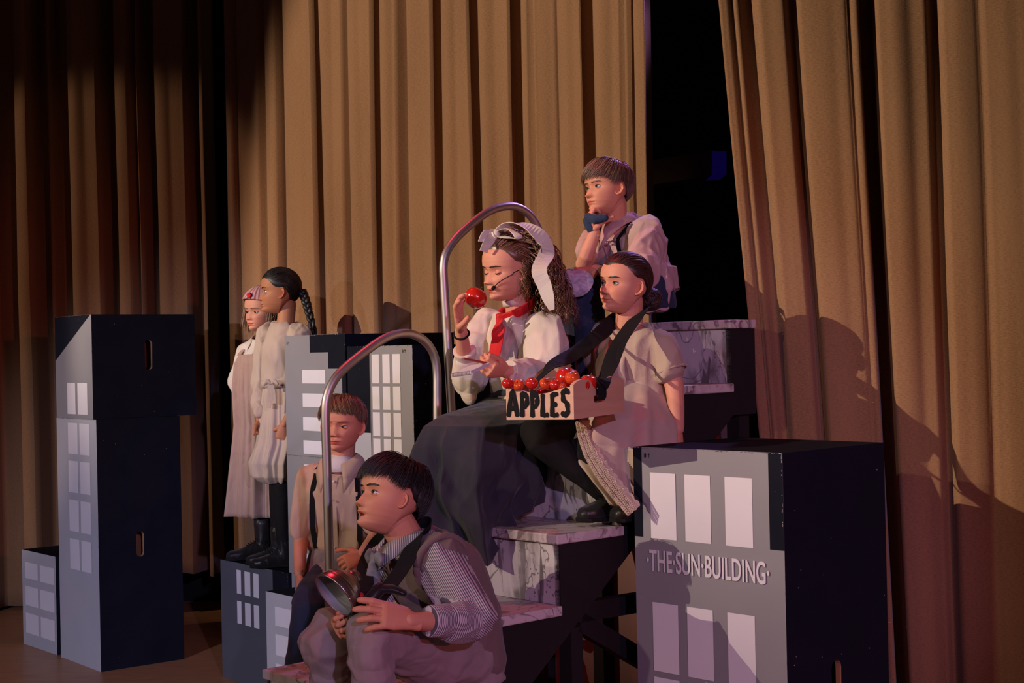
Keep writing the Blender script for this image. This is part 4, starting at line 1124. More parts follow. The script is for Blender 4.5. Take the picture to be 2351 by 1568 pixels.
# ---------------------------------------------------------------- 1. girl with the hair bow, holding an apple
def bow_girl():
    Y = 4.70
    root = person('person in cream blouse and red neckerchief, long dark skirt, white hair bow, eyeing an apple', at(1180, 1020, Y))
    HM = head_matrix(at(1166, 615, 4.68), 56, -7, -3); h = .198; az = 62
    fw, lf = facing(az), leftof(az)
    pel = at(1218, 965, 4.80); wai = at(1192, 880, 4.76); che = at(1185, 775, 4.74); nk = at(1190, 714, 4.72)
    shL = at(1246, 752, 4.62); elL = at(1262, 868, 4.50); wrL = at(1160, 853, 4.36)
    shR = at(1116, 748, 4.86); elR = at(1078, 872, 4.74); wrR = at(1058, 760, 4.60)
    T = torso_rings(pel, wai, che, nk, lf, w=(.105, .088, .105, .090), d=(.08, .062, .074, .052))
    hipL, hipR = pel + lf * .055 - UP*.02, pel - lf * .055 - UP*.02
    knL, knR = at(1052, 1015, 4.54), at(1046, 1008, 4.66)
    ftL, ftR = knL + V(.05, .04, -.37), knR + V(.05, .03, -.37)
    def limbs(b):
        loft(b, grow(T, -.024), 24)
        rtube(b, [nk - UP * .02, HM @ V(0, -.03, -.05)], [.040, .040])
        rtube(b, [shL - lf*.02, elL, wrL], [.036, .029, .020]); rtube(b, [shR + lf*.02, elR, wrR], [.036, .029, .020])
        for hp, kn, ft in ((hipL, knL, ftL), (hipR, knR, ftR)):
            rtube(b, [hp, kn, ft], [.044, .028, .024]); rtube(b, [ft, ft + fw * .12 - UP * .02], [.03, .022])
    hL, hR = MB(), MB()
    # left hand: palm up under the pad, thumb over it
    tL = hand(hL, wrL, at(1105, 845, 4.28) - wrL, V(-.25, .25, .3), V(-.2, -.4, 1.2), .80, [(38, 52, 30), (42, 55, 30), (46, 55, 30), (50, 55, 30)], thumb=((.75, .45, .2), (.95, .1, .25)))
    # right hand wraps the apple
    ac = at(1092, 684, 4.57)
    fR = (at(1052, 700, 4.56) - wrR).normalized()
    tR = hand(hR, wrR, fR, (ac - at(1060, 712, 4.60)), V(.3, -1, .15), .93, [(2, 24, 26), (5, 26, 28), (8, 30, 28), (12, 34, 30)], spread=(14, 4, -6, -16), thumb=((.6, .75, .25), (.75, .25, .75)))
    body = make_body(root, skins['fair'], HM, h, {'eye_open': .12, 'lip': (.75, .16, .20), 'mouth_w': .85, 'cheek': 1.0}, limbs, [(hL, tL), (hR, tR)], hm['dark'], M['iris_brown'], (0, 1, -.5))
    # blouse: torso, puffed sleeves, narrow cuffs
    b = MB(); Tg = grow(T, .016); loft(b, Tg[1:5] + [(Tg[5][0] - UP * .012, Tg[5][1] * 1.15, Tg[5][2] * 1.25)], 30, 2.2)
    rtube(b, [shL - lf * .01, shL.lerp(elL, .35) + lf * .012, elL + V(.0, -.0, -.005), elL.lerp(wrL, .45), wrL + (elL - wrL) * .22], [.056, .070, .062, .046, .032])
    bl = garment('blouse', b, M['blouse'], root, .0052, 6, wr=folds(8.5, seed=4, axis=(elL - shL)), amp=.016)
    b = MB()
    rtube(b, [shR + lf * .015, shR.lerp(elR, .4), elR, elR.lerp(wrR, .35)], [.054, .066, .060, .040])
    rtube(b, [elR + V(0, 0, -.0), elR + V(.0, -.02, -.045)], [.05, .026])
    garment('sleeve', b, M['blouse'], root, .0052, 5, wr=folds(9, seed=8, axis=(0, 0, 1)), amp=.014)
    b = MB(); b.tube([elR.lerp(wrR, .30), elR.lerp(wrR, .50), elR.lerp(wrR, .62)], [.036, .034, .037], 28)
    garment('cuff', b, M['blouse'], root, .003, 2, wr=folds(14, seed=2), amp=.002)
    b = MB(); b.tube([wrL + (elL - wrL) * .50, wrL + (elL - wrL) * .20, wrL + (elL - wrL) * .08], [.037, .033, .035], 28)
    cu = garment('cuff', b, M['blouse'], root, .003, 2, wr=folds(14, seed=5), amp=.002)
    cdir = (wrL - elL).normalized(); q = wrL + (elL - wrL) * .24 + V(0, -.033, .006); button(q, V(0, -1, .2), M['white'], cu, .005)
    b = MB(); b.tube([nk + UP * .022 + fw * .004, nk + UP * .040 + fw * .008], [(.0455, .0455), (.0435, .0435)], 30); b.build('neckband', [M['blouse']], root, True)
    # red scarf round the neck and down the front
    b = MB(); pts = []
    for k in range(25):
        a = math.pi * 2 * k / 24; pts.append(nk + lf * (.058 * math.sin(a)) - fw * (.054 * math.cos(a)) + UP * (.034 - .056 * (1 - math.cos(a)) / 2) + fw * .006)
    b.tube(pts, [(.017, .006)] * 25, 10, up=UP); ne = b.build('neckerchief', [M['red_silk']], root, True)
    fr = nk + fw * .064 - UP * .026
    b = MB(); rtube(b, [fr + UP*.012, fr - UP * .012], [(.014, .010), (.014, .010)]); b.build('knot', [M['red_silk']], ne, True)
    c1 = at(1157, 775, 4.60); c2 = at(1143, 828, 4.60)
    ribbon('tail', [fr, fr.lerp(c1, .5) + fw * .012, c1 + fw * .016, c2 + fw * .012], .048, M['red_silk'], ne, side=lf + UP * .15, thick=.003, wid_fn=lambda t: .45 + .75 * min(1, t * 1.6))
    ribbon('tail', [fr, fr.lerp(c1, .5) + fw * .016 - lf * .010, c1 + fw * .020 - lf * .016, c2 + fw * .014 - lf * .018], .030, M['red_silk'], ne, side=lf - fw * .2, thick=.003, wid_fn=lambda t: .5 + .7 * min(1, t * 1.6))
    # skirt: hips, lap, hanging folds
    lapc = pel.lerp((knL + knR) / 2, .5)
    A = -fw
    def lev(px0, px1, py, Yc, bw, wv, z=None):
        p0, p1 = at(px0, py, Yc - .12), at(px1, py, Yc + .10)
        c = (p0 + p1) / 2; a = (p1 - p0) / 2; a.z = 0; bb = V(-a.y, a.x, 0).normalized() * bw
        return (c, a, bb, wv)
    L_ = [(wai - UP*.005, lf * .094, fw * .070, .001), (wai - UP * .030, lf * .100, fw * .078, .002),
          lev(1112, 1262, 925, 4.74, .125, .003), lev(1020, 1262, 948, 4.66, .135, .003), lev(984, 1262, 972, 4.60, .150, .006), lev(968, 1254, 1015, 4.59, .165, .014),
          lev(964, 1238, 1080, 4.58, .170, .024), lev(970, 1230, 1150, 4.57, .17, .030), lev(984, 1222, 1235, 4.56, .17, .034)]
    def hz(th, t):
        x = math.cos(th); k = max(0, t - .45) / .55
        return k ** 1.2 * (.115 * max(0, x * .9 + .35) ** 1.0 - .055 * math.exp(-((x + .45) / .3) ** 2)) 
    def swag(p):
        u = (p.x + .27) / .34
        if not (0 < u < 1) or p.z > 1.34: return 0
        q = (1.33 - p.z - .13 * 4 * u * (1 - u)) / .15
        return .020 * math.sin(math.pi * u) * math.cos(2 * math.pi * q) * min(1, max(0, q + .3)) * min(1, (1.34 - p.z) * 12)
    ring_garment('skirt', L_, M['skirt'], root, n=240, waves=[(6, 1, .4), (10, .55, 2.0), (4, .5, 1)], hemz=hz, seed=5, rows_per=12, sharp=True,
                 wr=lambda p: swag(p) + .022 * min(1, max(0, (1.40 - p.z) * 6)) * (1 - min(1, abs(noise.noise(Vector((p.x * 3.2 + p.z * 3.0, p.y * 3.2, p.z * 1.6)))) * 3) - .3))
    b = MB(); b.tube([wai + UP * .012, wai - UP * .018], [(.093, .068), (.100, .076)], 40, up=lf); b.build('waistband', [M['leggings']], root, True)
    # bracelet on the raised wrist
    b = MB(); d_ = (wrR - elR).normalized(); c_ = wrR - d_ * .012; u1 = d_.cross(UP).normalized(); u2 = d_.cross(u1)
    b.tube([c_ + (u1 * math.cos(t) + u2 * math.sin(t)) * .024 for t in [2 * math.pi * k / 20 for k in range(21)]], .0032, 8); b.build('bracelet', [M['ink']], root, True)
    for s_, e_ in ((ftL, ftL + fw * .15), (ftR, ftR + fw * .15)):
        shoe('boot', s_ + V(0, 0, 0), e_ + V(0, 0, -.05), M['hardleather'], root)
    # headset microphone
    hs = empty('headset_microphone', HM @ V(.34*h, .0, -.02), 'thin headset microphone curving from ear to mouth of the girl with the hair bow', 'microphone')
    sd = -1
    cks = []
    for k in range(11):
        t = k / 10; z = lerp(.47, .235, t ** .8) + .02 * math.sin(t * math.pi); x = sd * lerp(.36, .12, t ** 1.3)
        y = surf_y(abs(x) if abs(x) < .33 else .33, z, {}) if t > .15 else .02 + t
        cks.append(HM @ (V(x * h, (y + .03) * h, (z - .5) * h) + V(sd * .004 * (1 - t), 0, 0)))
    b = MB(); b.tube(cks, .0013, 6); b.build('boom', [M['ink']], hs, True)
    b = MB(); e = cks[-1]; rtube(b, [e, e + (cks[-1] - cks[-2]).normalized() * .005], [.0058, .0055]); b.build('capsule', [M['ink']], hs, True)
    # hair: swept back from the forehead, long curls down the back
    H = Hair(HM, h, 11)
    rt = [(0, 34), (25, 32), (50, 24), (72, 6), (90, 2), (104, -4), (115, -26), (180, -40)]
    H.cap(rt, .02)
    def fld(d): return Vector((d.x * .15, -1.0, .35 if d.y > .1 else -.7))
    H.field(1100, [(a, e - 1) for a, e in rt], [(0, -20), (90, -8), (110, -35), (180, -55)], fld, off=(.012, .05), steps=13, ds=.12, r=.0013, lift=lambda d, k: .02 * max(0, d.z))
    # frizzy top volume and curls
    rnd = random.Random(5)
    for i in range(640):
        az_ = rnd.uniform(100, 262); el = rnd.uniform(-30, 62)
        d = V(math.sin(R(az_)) * math.cos(R(el)), math.cos(R(az_)) * math.cos(R(el)), math.sin(R(el)))
        p0 = HM @ H.pos(d, .02); out = (HM.to_3x3() @ d).normalized()
        L = rnd.uniform(.13, .27) + max(0, el) * .0014; ph = rnd.uniform(0, 6.28); rr = rnd.uniform(.005, .011); turns = rnd.uniform(3, 5.5)
        pts = []; c = p0.copy(); v = out * .8 + V(.05, .05, .1)
        n_ = 34; st_ = L / n_
        back = (lf * .10 - fw * 1.0 + V(.35, -.1, 0)).normalized()
        for k in range(n_):
            t = k / n_; v = v.lerp(V(.20, .0, -1.0) + back * .06 + out * .05, .20).normalized(); c = c + v * st_
            a1 = v.cross(V(.3, 1, .1)).normalized(); a2 = v.cross(a1)
            pts.append(c + (a1 * math.cos(ph + turns * 6.28 * t) + a2 * math.sin(ph + turns * 6.28 * t)) * rr * min(1, t * 3))
        H.strand(pts, rnd.uniform(.0010, .0022), 4, local=False)
    for i in range(16):       # curls in front of the ear
        az_ = rnd.uniform(262, 276); el = rnd.uniform(-8, 10)
        d = V(math.sin(R(az_)) * math.cos(R(el)), math.cos(R(az_)) * math.cos(R(el)), math.sin(R(el)))
        c = HM @ H.pos(d, .05); ph = rnd.uniform(0, 6.28); pts = []
        for k in range(24):
            t = k / 24; c = c + V(.02, -.01, -1) * .0042
            pts.append(c + V(math.cos(ph + 18 * t), math.sin(ph + 18 * t) * .6, 0) * .006)
        H.strand(pts, .0014, 5, local=False)
    H.build('hair', hm['curl'], root)
    # ribbon: band over the head, bow on top, long tail behind the ear
    def hp(az_, el, off): 
        d = V(math.sin(R(az_)) * math.cos(R(el)), math.cos(R(az_)) * math.cos(R(el)), math.sin(R(el))); return HM @ H.pos(d, off)
    rb = None
    bw0 = hp(-6, 62, .09)
    Rm = HM.to_3x3()
    band = [bw0, hp(-60, 74, .18), hp(-98, 60, .26), hp(-108, 38, .31), hp(-112, 12, .34)]
    t1, t2, t3 = at(1250, 655, 4.50), at(1260, 688, 4.49), at(1268, 712, 4.49)
    rb = ribbon('hair_ribbon', band + [at(1238, 618, 4.52), t1, t2, t3], 1.0 * .040, M['ribbon'], root, side=[Rm @ V(0, 1, 0), Rm @ V(0, 1, .2), Rm @ V(0, 1, .1), Rm @ V(.2, 1, .1), Rm @ V(.1, 1, .3), V(-1, 0, -.2), V(-1, .1, -.1), V(-1, .2, 0), V(-1, .2, 0)], thick=.003, wid_fn=lambda t: .75 + .45 * math.sin(t * 3.1) - (.8 * max(0, t - .85) / .15 * .5))
    rb.name = 'hair_bow'
    for sgn, tip_, wd_ in ((1, at(1108, 552, 4.60), .034), (-1, at(1192, 546, 4.56), .030)):
        tip_ = Vector(tip_); b = MB(); mid = bw0.lerp(tip_, .55) + UP * .010
        n_ = 20; vs = []; fs = []
        for k in range(n_ + 1):
            a = 2 * math.pi * k / n_
            for q in (-1, 0, 1):
                t = (1 - math.cos(a)) / 2
                c = bw0.lerp(tip_, t) + UP * (.014 * math.sin(a) + .010 * math.sin(t * math.pi)) + Rm @ V(0, 1, 0) * (q * wd_ * .5 * (.35 + .65 * t)) + UP * (.003 * math.sin(q * 2 + k))
                vs.append(c)
        for k in range(n_):
            for q in range(2): fs.append((3*k+q, 3*k+q+1, 3*k+q+4, 3*k+q+3))
        b.add(vs, fs); o = b.build('bow_loop', [M['ribbon']], rb, True)
        s_ = o.modifiers.new('t', 'SOLIDIFY'); s_.thickness = .002; s2 = o.modifiers.new('s', 'SUBSURF'); s2.levels = s2.render_levels = 1
    b = MB(); rtube(b, [bw0 - Rm @ V(.008, 0, 0), bw0 + Rm @ V(.008, 0, 0)], [(.016, .012), (.016, .012)]); b.build('bow_knot', [M['ribbon']], rb, True)
    ribbon('bow_tail', [bw0, at(1118, 560, 4.60), at(1110, 578, 4.60)], .030, M['ribbon'], rb, side=Rm @ V(0, 1, .3), thick=.002)
    return ac, wrL
apple_c, padw = bow_girl()
# ---------------------------------------------------------------- 2. seated girl carrying the apple tray
def tray_girl():
    Y = 4.66; az = 52; fw, lf = facing(az), leftof(az)
    root = person('person in short sleeved beige dress, strap round her neck holding up the wooden apple tray', at(1450, 1021, Y))
    h = .188; HM = head_matrix(at(1432, 651, 4.64), 54, 7, -2)
    pel = at(1458, 988, 4.63); wai = at(1452, 895, 4.66); che = at(1450, 803, 4.67); nk = at(1444, 742, 4.67)
    shL = at(1514, 786, 4.58); elL = at(1548, 885, 4.55); wrL = at(1556, 985, 4.50)
    shR = at(1383, 772, 4.80); elR = at(1366, 870, 4.80); wrR = at(1330, 905, 4.62)
    T = torso_rings(pel, wai, che, nk, lf, w=(.118, .104, .118, .090), d=(.088, .074, .080, .052))
    knL, ftL = at(1340, 1040, 4.44), at(1430, 1150, 4.38)
    knR, ftR = at(1228, 996, 4.42), at(1402, 1138, 4.43)
    def limbs(b):
        loft(b, grow(T, -.024), 24)
        rtube(b, [nk - UP * .03, HM @ V(0, -.03, -.05)], [.044, .043])
        rtube(b, [shL - lf*.025, shL.lerp(elL, .4), elL, wrL], [.040, .036, .030, .020]); rtube(b, [shR + lf*.02, elR, wrR], [.036, .029, .020])
        rtube(b, [pel + lf * .05, knL, ftL], [.045, .030, .024]); rtube(b, [pel - lf * .05, knR, ftR], [.045, .030, .024])
    hL, hR = MB(), MB()
    tL = hand(hL, wrL, V(.02, -.05, -1), V(-.8, .4, 0), fw, .82, [(12, 18, 10)] * 4)
    tR = hand(hR, wrR, V(-.6, -.7, -.2), V(0, 0, -1), V(-.5, .6, 0), .8, [(20, 40, 25)] * 4)
    make_body(root, skins['rosy'], HM, h, {'cheek': 1.35, 'eye_open': .85, 'lip': (.88, .50, .50), 'ear_out': 38, 'brow_w': .8}, limbs, [(hL, tL), (hR, tR)], hm['dark'], M['iris_green'], (-.05, 1, .05))
    # stockings and ankle boots
    for hp, kn, ft in ((pel + lf * .05, knL, ftL), (pel - lf * .05, knR, ftR)):
        b = MB(); rtube(b, [hp, hp.lerp(kn, .5), kn, kn.lerp(ft, .4), ft], [.078, .066, .052, .045, .034]); garment('stocking', b, M['leggings'], root, .006, 4, wr=folds(10, seed=1), amp=.003)
    shoe('boot', ftR, at(1330, 1198, 4.38), M['hardleather'], root, w=.034, shaft=.07)
    shoe('boot', ftL + V(.035, 0.01, -.01), at(1408, 1198, 4.35), M['hardleather'], root, w=.036, shaft=.07)
    # dress top with short sleeves
    b = MB(); Tg = grow(T, .014); loft(b, Tg[0:5] + [(Tg[5][0] - UP * .022, Tg[5][1] * 1.45, Tg[5][2] * 1.55)], 30, 2.2)
    rtube(b, [shL - lf * .03, shL + lf * .01 - UP * .01, shL.lerp(elL, .38) + lf * .006, shL.lerp(elL, .62) + lf*.006], [(.036), (.041), (.048), (.050)])
    rtube(b, [shR + lf * .03, shR, shR.lerp(elR, .55)], [.05, .052, .052])
    garment('dress', b, M['oatmeal'], root, .0052, 5, wr=folds(9, seed=6, axis=(.1, 0, 1)), amp=.010)
    b = MB(); c_ = shL.lerp(elL, .66) + lf * .006; d_ = (elL - shL).normalized(); u1 = d_.cross(fw).normalized(); u2 = d_.cross(u1)
    b.tube([c_ + (u1 * math.cos(t) * .049 + u2 * math.sin(t) * .049) for t in [2 * math.pi * k / 30 for k in range(31)]], [.0042 + .0012 * math.sin(k * 2.4) for k in range(31)], 7)
    b.build('sleeve_trim', [M['oatmeal']], root, True)
    # apron bib, waist band and spreading skirt with lace hem
    b = MB(); vs = []; n = 14
    bibt, bibb = nk + fw * .078 - UP * .070, wai + fw * .108 + UP * .02
    for j in range(9):
        t = j / 8; c = bibt.lerp(bibb, t) + fw * (.022 * math.sin(t * math.pi * .9))
        for i in range(n + 1):
            u = -1 + 2 * i / n; vs.append(c + lf * (u * lerp(.062, .075, t)) - fw * (.026 * u * u) + fw * (.002 * math.sin(i * 2.2 + j)))
    b.add(vs, [(j*(n+1)+i, j*(n+1)+i+1, (j+1)*(n+1)+i+1, (j+1)*(n+1)+i) for j in range(8) for i in range(n)])
    o = b.build('apron_bib', [M['cream']], root, True); s = o.modifiers.new('t', 'SOLIDIFY'); s.thickness = .003
    for sg in (-1, 1):
        ribbon('apron_strap', [bibt + lf * (sg * .050) - fw*.01, nk + lf * (sg * .052) + fw * .02 - UP * .012, nk + lf * (sg * .058) - fw * .02 + UP * .0], .022, M['cream'], root, side=lf, thick=.003)
    def lev(px0, px1, py, Yc, bw, wv, dy=0):
        p0, p1 = at(px0, py, Yc - .06), at(px1, py + dy, Yc + .02)
        c = (p0 + p1) / 2; a = (p1 - p0) / 2; az_ = a.copy(); az_.z = 0; bb = V(-az_.y, az_.x, 0).normalized() * bw
        return (c, a, bb, wv)
    L_ = [lev(1372, 1518, 868, 4.68, .095, .001, 6), lev(1345, 1528, 905, 4.65, .13, .004, 5), lev(1325, 1540, 955, 4.58, .155, .007, 10), lev(1316, 1548, 1005, 4.52, .14, .010, 18),
          lev(1328, 1535, 1060, 4.46, .09, .010, 25), lev(1364, 1512, 1110, 4.40, .045, .009, 40), lev(1404, 1492, 1158, 4.38, .030, .008, 28)]
    ring_garment('apron', L_, M['cream'], root, n=160, waves=[(8, 1, .9), (13, .5, 2.4), (5, .5, .3)], seed=9, rows_per=10)
    # lace edge along the hem
    ft0 = [at(x, y, Yc) for x, y, Yc in ((1330, 965, 4.42), (1336, 1000, 4.40), (1350, 1040, 4.35), (1376, 1085, 4.30), (1412, 1130, 4.26), (1450, 1176, 4.24))]
    b = MB(); vs = []; m_ = 60
    for i in range(m_ + 1):
        t = i / m_ * 5; k = min(int(t), 4); p = ft0[k].lerp(ft0[k+1], t - k); sc_ = abs(math.sin(i * math.pi / 4))
        for j, o_ in enumerate((0, .4, .75, 1.0)):
            w_ = .050 * o_ * (1 if j < 3 else .92 + .10 * sc_)
            vs.append(p + V(w_ * .80, .004 - .020 * (1 - o_) - .003 * math.sin(i * 1.1 + j), w_ * .60) - V(.012, 0, .010))
    b.add(vs, [(4*i+j, 4*i+j+1, 4*(i+1)+j+1, 4*(i+1)+j) for i in range(m_) for j in range(3)])
    for i in range(0, m_):
        for o_ in (.12, .36, .60):
            t = i / m_ * 5; k = min(int(t), 4); p = ft0[k].lerp(ft0[k+1], t - k) + V(.05 * o_ * .80 - .012, -.020, .05 * o_ * .60 - .010)
            b.tube([p + V(math.cos(a) * .0042, -.002, math.sin(a) * .0042) for a in [2*math.pi*q/8 for q in range(9)]], .0013, 5)
    o = b.build('lace_edge', [M['lace']], root, True)
    b = MB(); b.tube([wai + UP * .028 - fw * .005, wai - UP * .020 - fw * .005], [(.118, .094), (.124, .100)], 40, up=lf); o = b.build('apron_band', [M['cream']], root, True)
    # hair pulled back into a low bun
    H = Hair(HM, h, 21)
    rt = [(0, 24), (25, 23), (48, 18), (68, 8), (82, 2), (96, 2), (108, -10), (125, -32), (180, -42)]
    H.cap(rt, .012)
    bun = Vector((SK[0], SK[1] - .44, .36))
    def fld(d): return Vector((d.x * .1, -1, .55 * d.y + .1)) if d.y > -.15 else Vector((-d.x * .5, -.5, -.7))
    H.field(1500, [(a, e - 2) for a, e in rt], [(0, -60), (180, -62)], fld, off=(.010, .026), steps=22, ds=.10, r=.0010, wob=.02)
    bc = HM @ Vector((-.012, -.56 * h, -.19 * h))
    rnd = random.Random(3)
    b = MB(); rtube(b, [bc - HM.to_3x3() @ V(0, .006, 0), bc + HM.to_3x3() @ V(0, -.006, 0)], [.033, .033]); n0 = len(H.b.v); H.b.add(b.v, b.f); H.t += [.1] * len(b.v)
    for i in range(160):
        ax = Vector((rnd.uniform(-1, 1), rnd.uniform(-1, 1), rnd.uniform(-1, 1))).normalized(); u1 = ax.orthogonal().normalized(); u2 = ax.cross(u1); a0 = rnd.uniform(0, 6.28)
        H.strand([bc + (u1 * math.cos(a0 + t * .25) + u2 * math.sin(a0 + t * .25)) * (.0350 + .0012 * math.sin(t)) for t in range(12)], .0011, 4, local=False)
    H.build('hair', hm['dark'], root)
tray_girl()

# the tray of apples and its strap
wood = mat('pale_pine_board', (.62, .37, .23), .55, mottle=(5, .55, (.47, .26, .155), (1, 1, 9)), bump=(20, .1, .001, (1, 1, 12)))
def tray():
    c0 = at(1163, 964, 4.12); c1 = at(1318, 963, 4.02); c2 = at(1434, 947, 4.30)   # bottom left, front corner, right
    up = UP.copy(); ex = (c1 - c0); ex.z *= 1; L1 = ex.length; ex.normalize(); ey = (c2 - c1); L2 = ey.length; ey.normalize()
    root = empty('apple_tray', c0, 'pale wooden tray lettered APPLES, hung from the neck strap of the seated girl', 'tray')
    th = .010; H_ = .092
    def board(p, d, L, inn, profile, name, hole=None):
        bm = bmesh.new(); outer = [(x * L, z) for x, z in profile]
        vo = [bm.verts.new((x, z, 0)) for x, z in outer]; loops = [vo]
        if hole: loops.append([bm.verts.new((x, z, 0)) for x, z in hole])
        eds = []
        for lst in loops:
            for i in range(len(lst)): eds.append(bm.edges.new((lst[i], lst[(i+1) % len(lst)])))
        bmesh.ops.triangle_fill(bm, use_beauty=True, use_dissolve=False, edges=eds, normal=(0, 0, 1))
        bm.verts.index_update(); b = MB(); nv = len(bm.verts)
        front = [p + d * v.co.x + UP * v.co.y for v in bm.verts]; back = [q + inn * th for q in front]
        fs = [tuple(v.index for v in f.verts) for f in bm.faces]
        b.add(front + back, fs + [tuple(i + nv for i in f[::-1]) for f in fs])
        st_ = 0
        for lst in loops:
            n = len(lst)
            b.add(front[st_:st_+n] + back[st_:st_+n], [(i, (i+1) % n, n + (i+1) % n, n + i) for i in range(n)]); st_ += n
        bm.free(); return b.build(name, [wood], root)
    scal = [(0, 0), (1, 0)]
    top = []
    for i in range(25):     # wavy top edge of the long side: lobes at both ends, dip between
        x = 1 - i / 24; top.append((x, H_ * (.86 + .10 * math.cos(x * 2 * math.pi)) ))
    e2 = [(0, 0), (1, 0)]
    for i in range(33):
        x = 1 - i / 32; z = H_ * (1.16 - .34 * math.exp(-((x - .5) / .17) ** 4) - .16 * (abs(2*x - 1) ** 6)); e2.append((x, z))
    nrm_in1 = Vector((-ex.y, ex.x, 0)).normalized(); nrm_in2 = Vector((-ey.y, ey.x, 0)).normalized()
    hole = [(x, z) for x, z in [(L2 * .5 + sx, H_ * .52 + sz) for sx, sz in [(math.cos(a) * .010 + (.028 if math.cos(a) > 0 else -.028), math.sin(a) * .0105) for a in [2 * math.pi * (k + .5) / 16 for k in range(16)]]]]
    fb = board(c0, ex, L1, nrm_in1, [(0, 0), (1, 0)] + top, 'front_board')
    board(c1 + ey * .0, ey, L2, nrm_in2, e2, 'end_board', hole)
    board(c0 + ey * (L2 - th), ex, L1, -nrm_in1 * -1, [(0, 0), (1, 0)] + top, 'back_board')
    board(c0, ey, L2, nrm_in2 * -1, e2, 'end_board', hole)
    b = MB(); z1 = UP * .010; q = [c0 + ey*.011 + ex*.0, c1 + ey*.011 - ex*.011, c1 + ey * (L2-.012) - ex*.011, c0 + ey * (L2-.012)]
    b.hexa(q + [p + z1 for p in q]); b.build('bottom_board', [wood], root)
    # painted letters on the front board
    lets = {'A': [[(.0, 0), (.38, 1.0), (.62, 1.0), (1.0, 0)], [(.22, .32), (.78, .32)]],
            'P': [[(.15, 0), (.15, 1.0), (.60, 1.0), (.92, .80), (.85, .52), (.50, .42), (.15, .42)]],
            'L': [[(.22, 1.0), (.15, .05), (.95, .08)]],
            'E': [[(.92, .98), (.18, .95), (.15, .03), (.95, .06)], [(.18, .50), (.78, .52)]],
            'S': [[(.92, .88), (.60, 1.03), (.22, .88), (.28, .62), (.75, .45), (.85, .16), (.50, -.02), (.08, .10)]]}
    b = MB(); nn = -nrm_in1
    xs = .045; words = 'APPLES'; wd = [.170, .130, .130, .120, .125, .150]
    x = .035
    for i, ch in enumerate(words):
        w_ = wd[i]; hz = H_ * (.70, .66, .68, .64, .66, .74)[i]; z0 = H_ * (.12, .11, .10, .09, .10, .12)[i]
        for pl in lets[ch]:
            P_ = [c0 + ex * (L1 * (x + px_ * w_ * .78)) + UP * (z0 + pz * hz) + nn * .0014 for px_, pz in pl]
            Q = [P_[0]]
            for k in range(len(P_) - 1):
                for s_ in range(1, 5): Q.append(P_[k].lerp(P_[k+1], s_ / 4))
            b.tube([Q[0] + (Q[0] - Q[1]).normalized() * .003] + Q + [Q[-1] + (Q[-1] - Q[-2]).normalized() * .003], [(.0012, .0035)] + [(.0012, .0068 + .0010 * math.sin(k * 1.3 + i)) for k in range(len(Q))] + [(.0012, .003)], 12, up=nn)
        x += w_ + .022
    b.build('lettering', [M['ink']], fb)
    # strap: through the end slot, up over the shoulder, behind the neck and down to the far end
    slot = c1 + ey * (L2 * .5) + UP * (H_ * .52); so = Vector((ey.y, -ey.x, 0)).normalized()
    far = c0 + ey * (L2 * .5) + UP * (H_ * .60)
    sh = Vector((ey.x, ey.y, 0)).normalized()
    st_ = ribbon('neck_strap', [slot + so * -.012 - UP * .002, slot + so * .006 + UP * .0, slot + so * .007 + UP * .045, at(1394, 856, 4.34), at(1420, 790, 4.42), at(1456, 736, 4.53), at(1482, 708, 4.66), at(1470, 712, 4.80), at(1436, 722, 4.80), at(1408, 738, 4.68), at(1376, 768, 4.56), at(1318, 812, 4.40), at(1262, 845, 4.24), far - ex * .012 + UP * .02, far - ex * .012 - UP * .005],
                 .048, M['strap'], root, side=[sh, sh, sh, V(.9, .1, .35), V(.9, .1, .35), V(.95, .1, .3), V(.6, -.3, .5), V(.1, .1, 1), V(-.2, .1, 1), V(-.3, .5, .9), V(-.2, .8, .6), V(-.1, 1, .5), V(-.1, 1, .3), V(-.1,1,.1), ey], thick=.0022, sub=8)
    return c0, ex, L1, ey, L2, H_
TR_ = tray()

# ---------------------------------------------------------------- apples
def apple_mat(name, c, c2, rough=.16):
    m = mat(name, c, rough, mottle=(6, .6, c2), spec=.6); m.node_tree.nodes['Principled BSDF'].inputs['Coat Weight'].default_value = .5; m.node_tree.nodes['Principled BSDF'].inputs['Coat Roughness'].default_value = .08
    return m
am = [apple_mat('red_apple_skin', (.50, .012, .008), (.55, .03, .012)), apple_mat('orange_red_apple_skin', (.58, .035, .012), (.62, .16, .03))]
stem_m = mat('apple_stem', (.05, .025, .012), .7)
def apple_mesh(seed):
    b = MB(); n, r_ = 28, 22; vs = []; rnd = random.Random(seed); k1 = rnd.uniform(0, 6)
    for j in range(r_ + 1):
        ph = math.pi * j / r_
        for i in range(n):
            th = 2 * math.pi * i / n
            rad = (1 + .02 * math.sin(ph) ** 2) * (1 + .018 * math.cos(5 * th + k1) * (ph / math.pi) + .02 * math.cos(2 * th + k1))
            z = math.cos(ph) * .92 - .30 * math.exp(-(ph / .38) ** 2) + .16 * math.exp(-((math.pi - ph) / .35) ** 2)
            vs.append((math.sin(ph) * rad * math.cos(th) * (1 - .10 * (ph / math.pi) ** 2), math.sin(ph) * rad * math.sin(th) * (1 - .10 * (ph / math.pi) ** 2), z))
    fs = [(j*n+i, (j+1)*n+i, (j+1)*n+(i+1) % n, j*n+(i+1) % n) for j in range(r_) for i in range(n)]
    me = bpy.data.meshes.new('apple'); me.from_pydata(vs, [], fs); me.polygons.foreach_set('use_smooth', [True] * len(fs)); return me
ameshes = [apple_mesh(k) for k in range(3)]
sb = MB(); sb.tube([V(0, 0, .50), V(.03, 0, .85), V(.12, 0, 1.12)], [.06, .045, .07], 8); sme = bpy.data.meshes.new('stem'); sme.from_pydata(sb.v, [], sb.f)
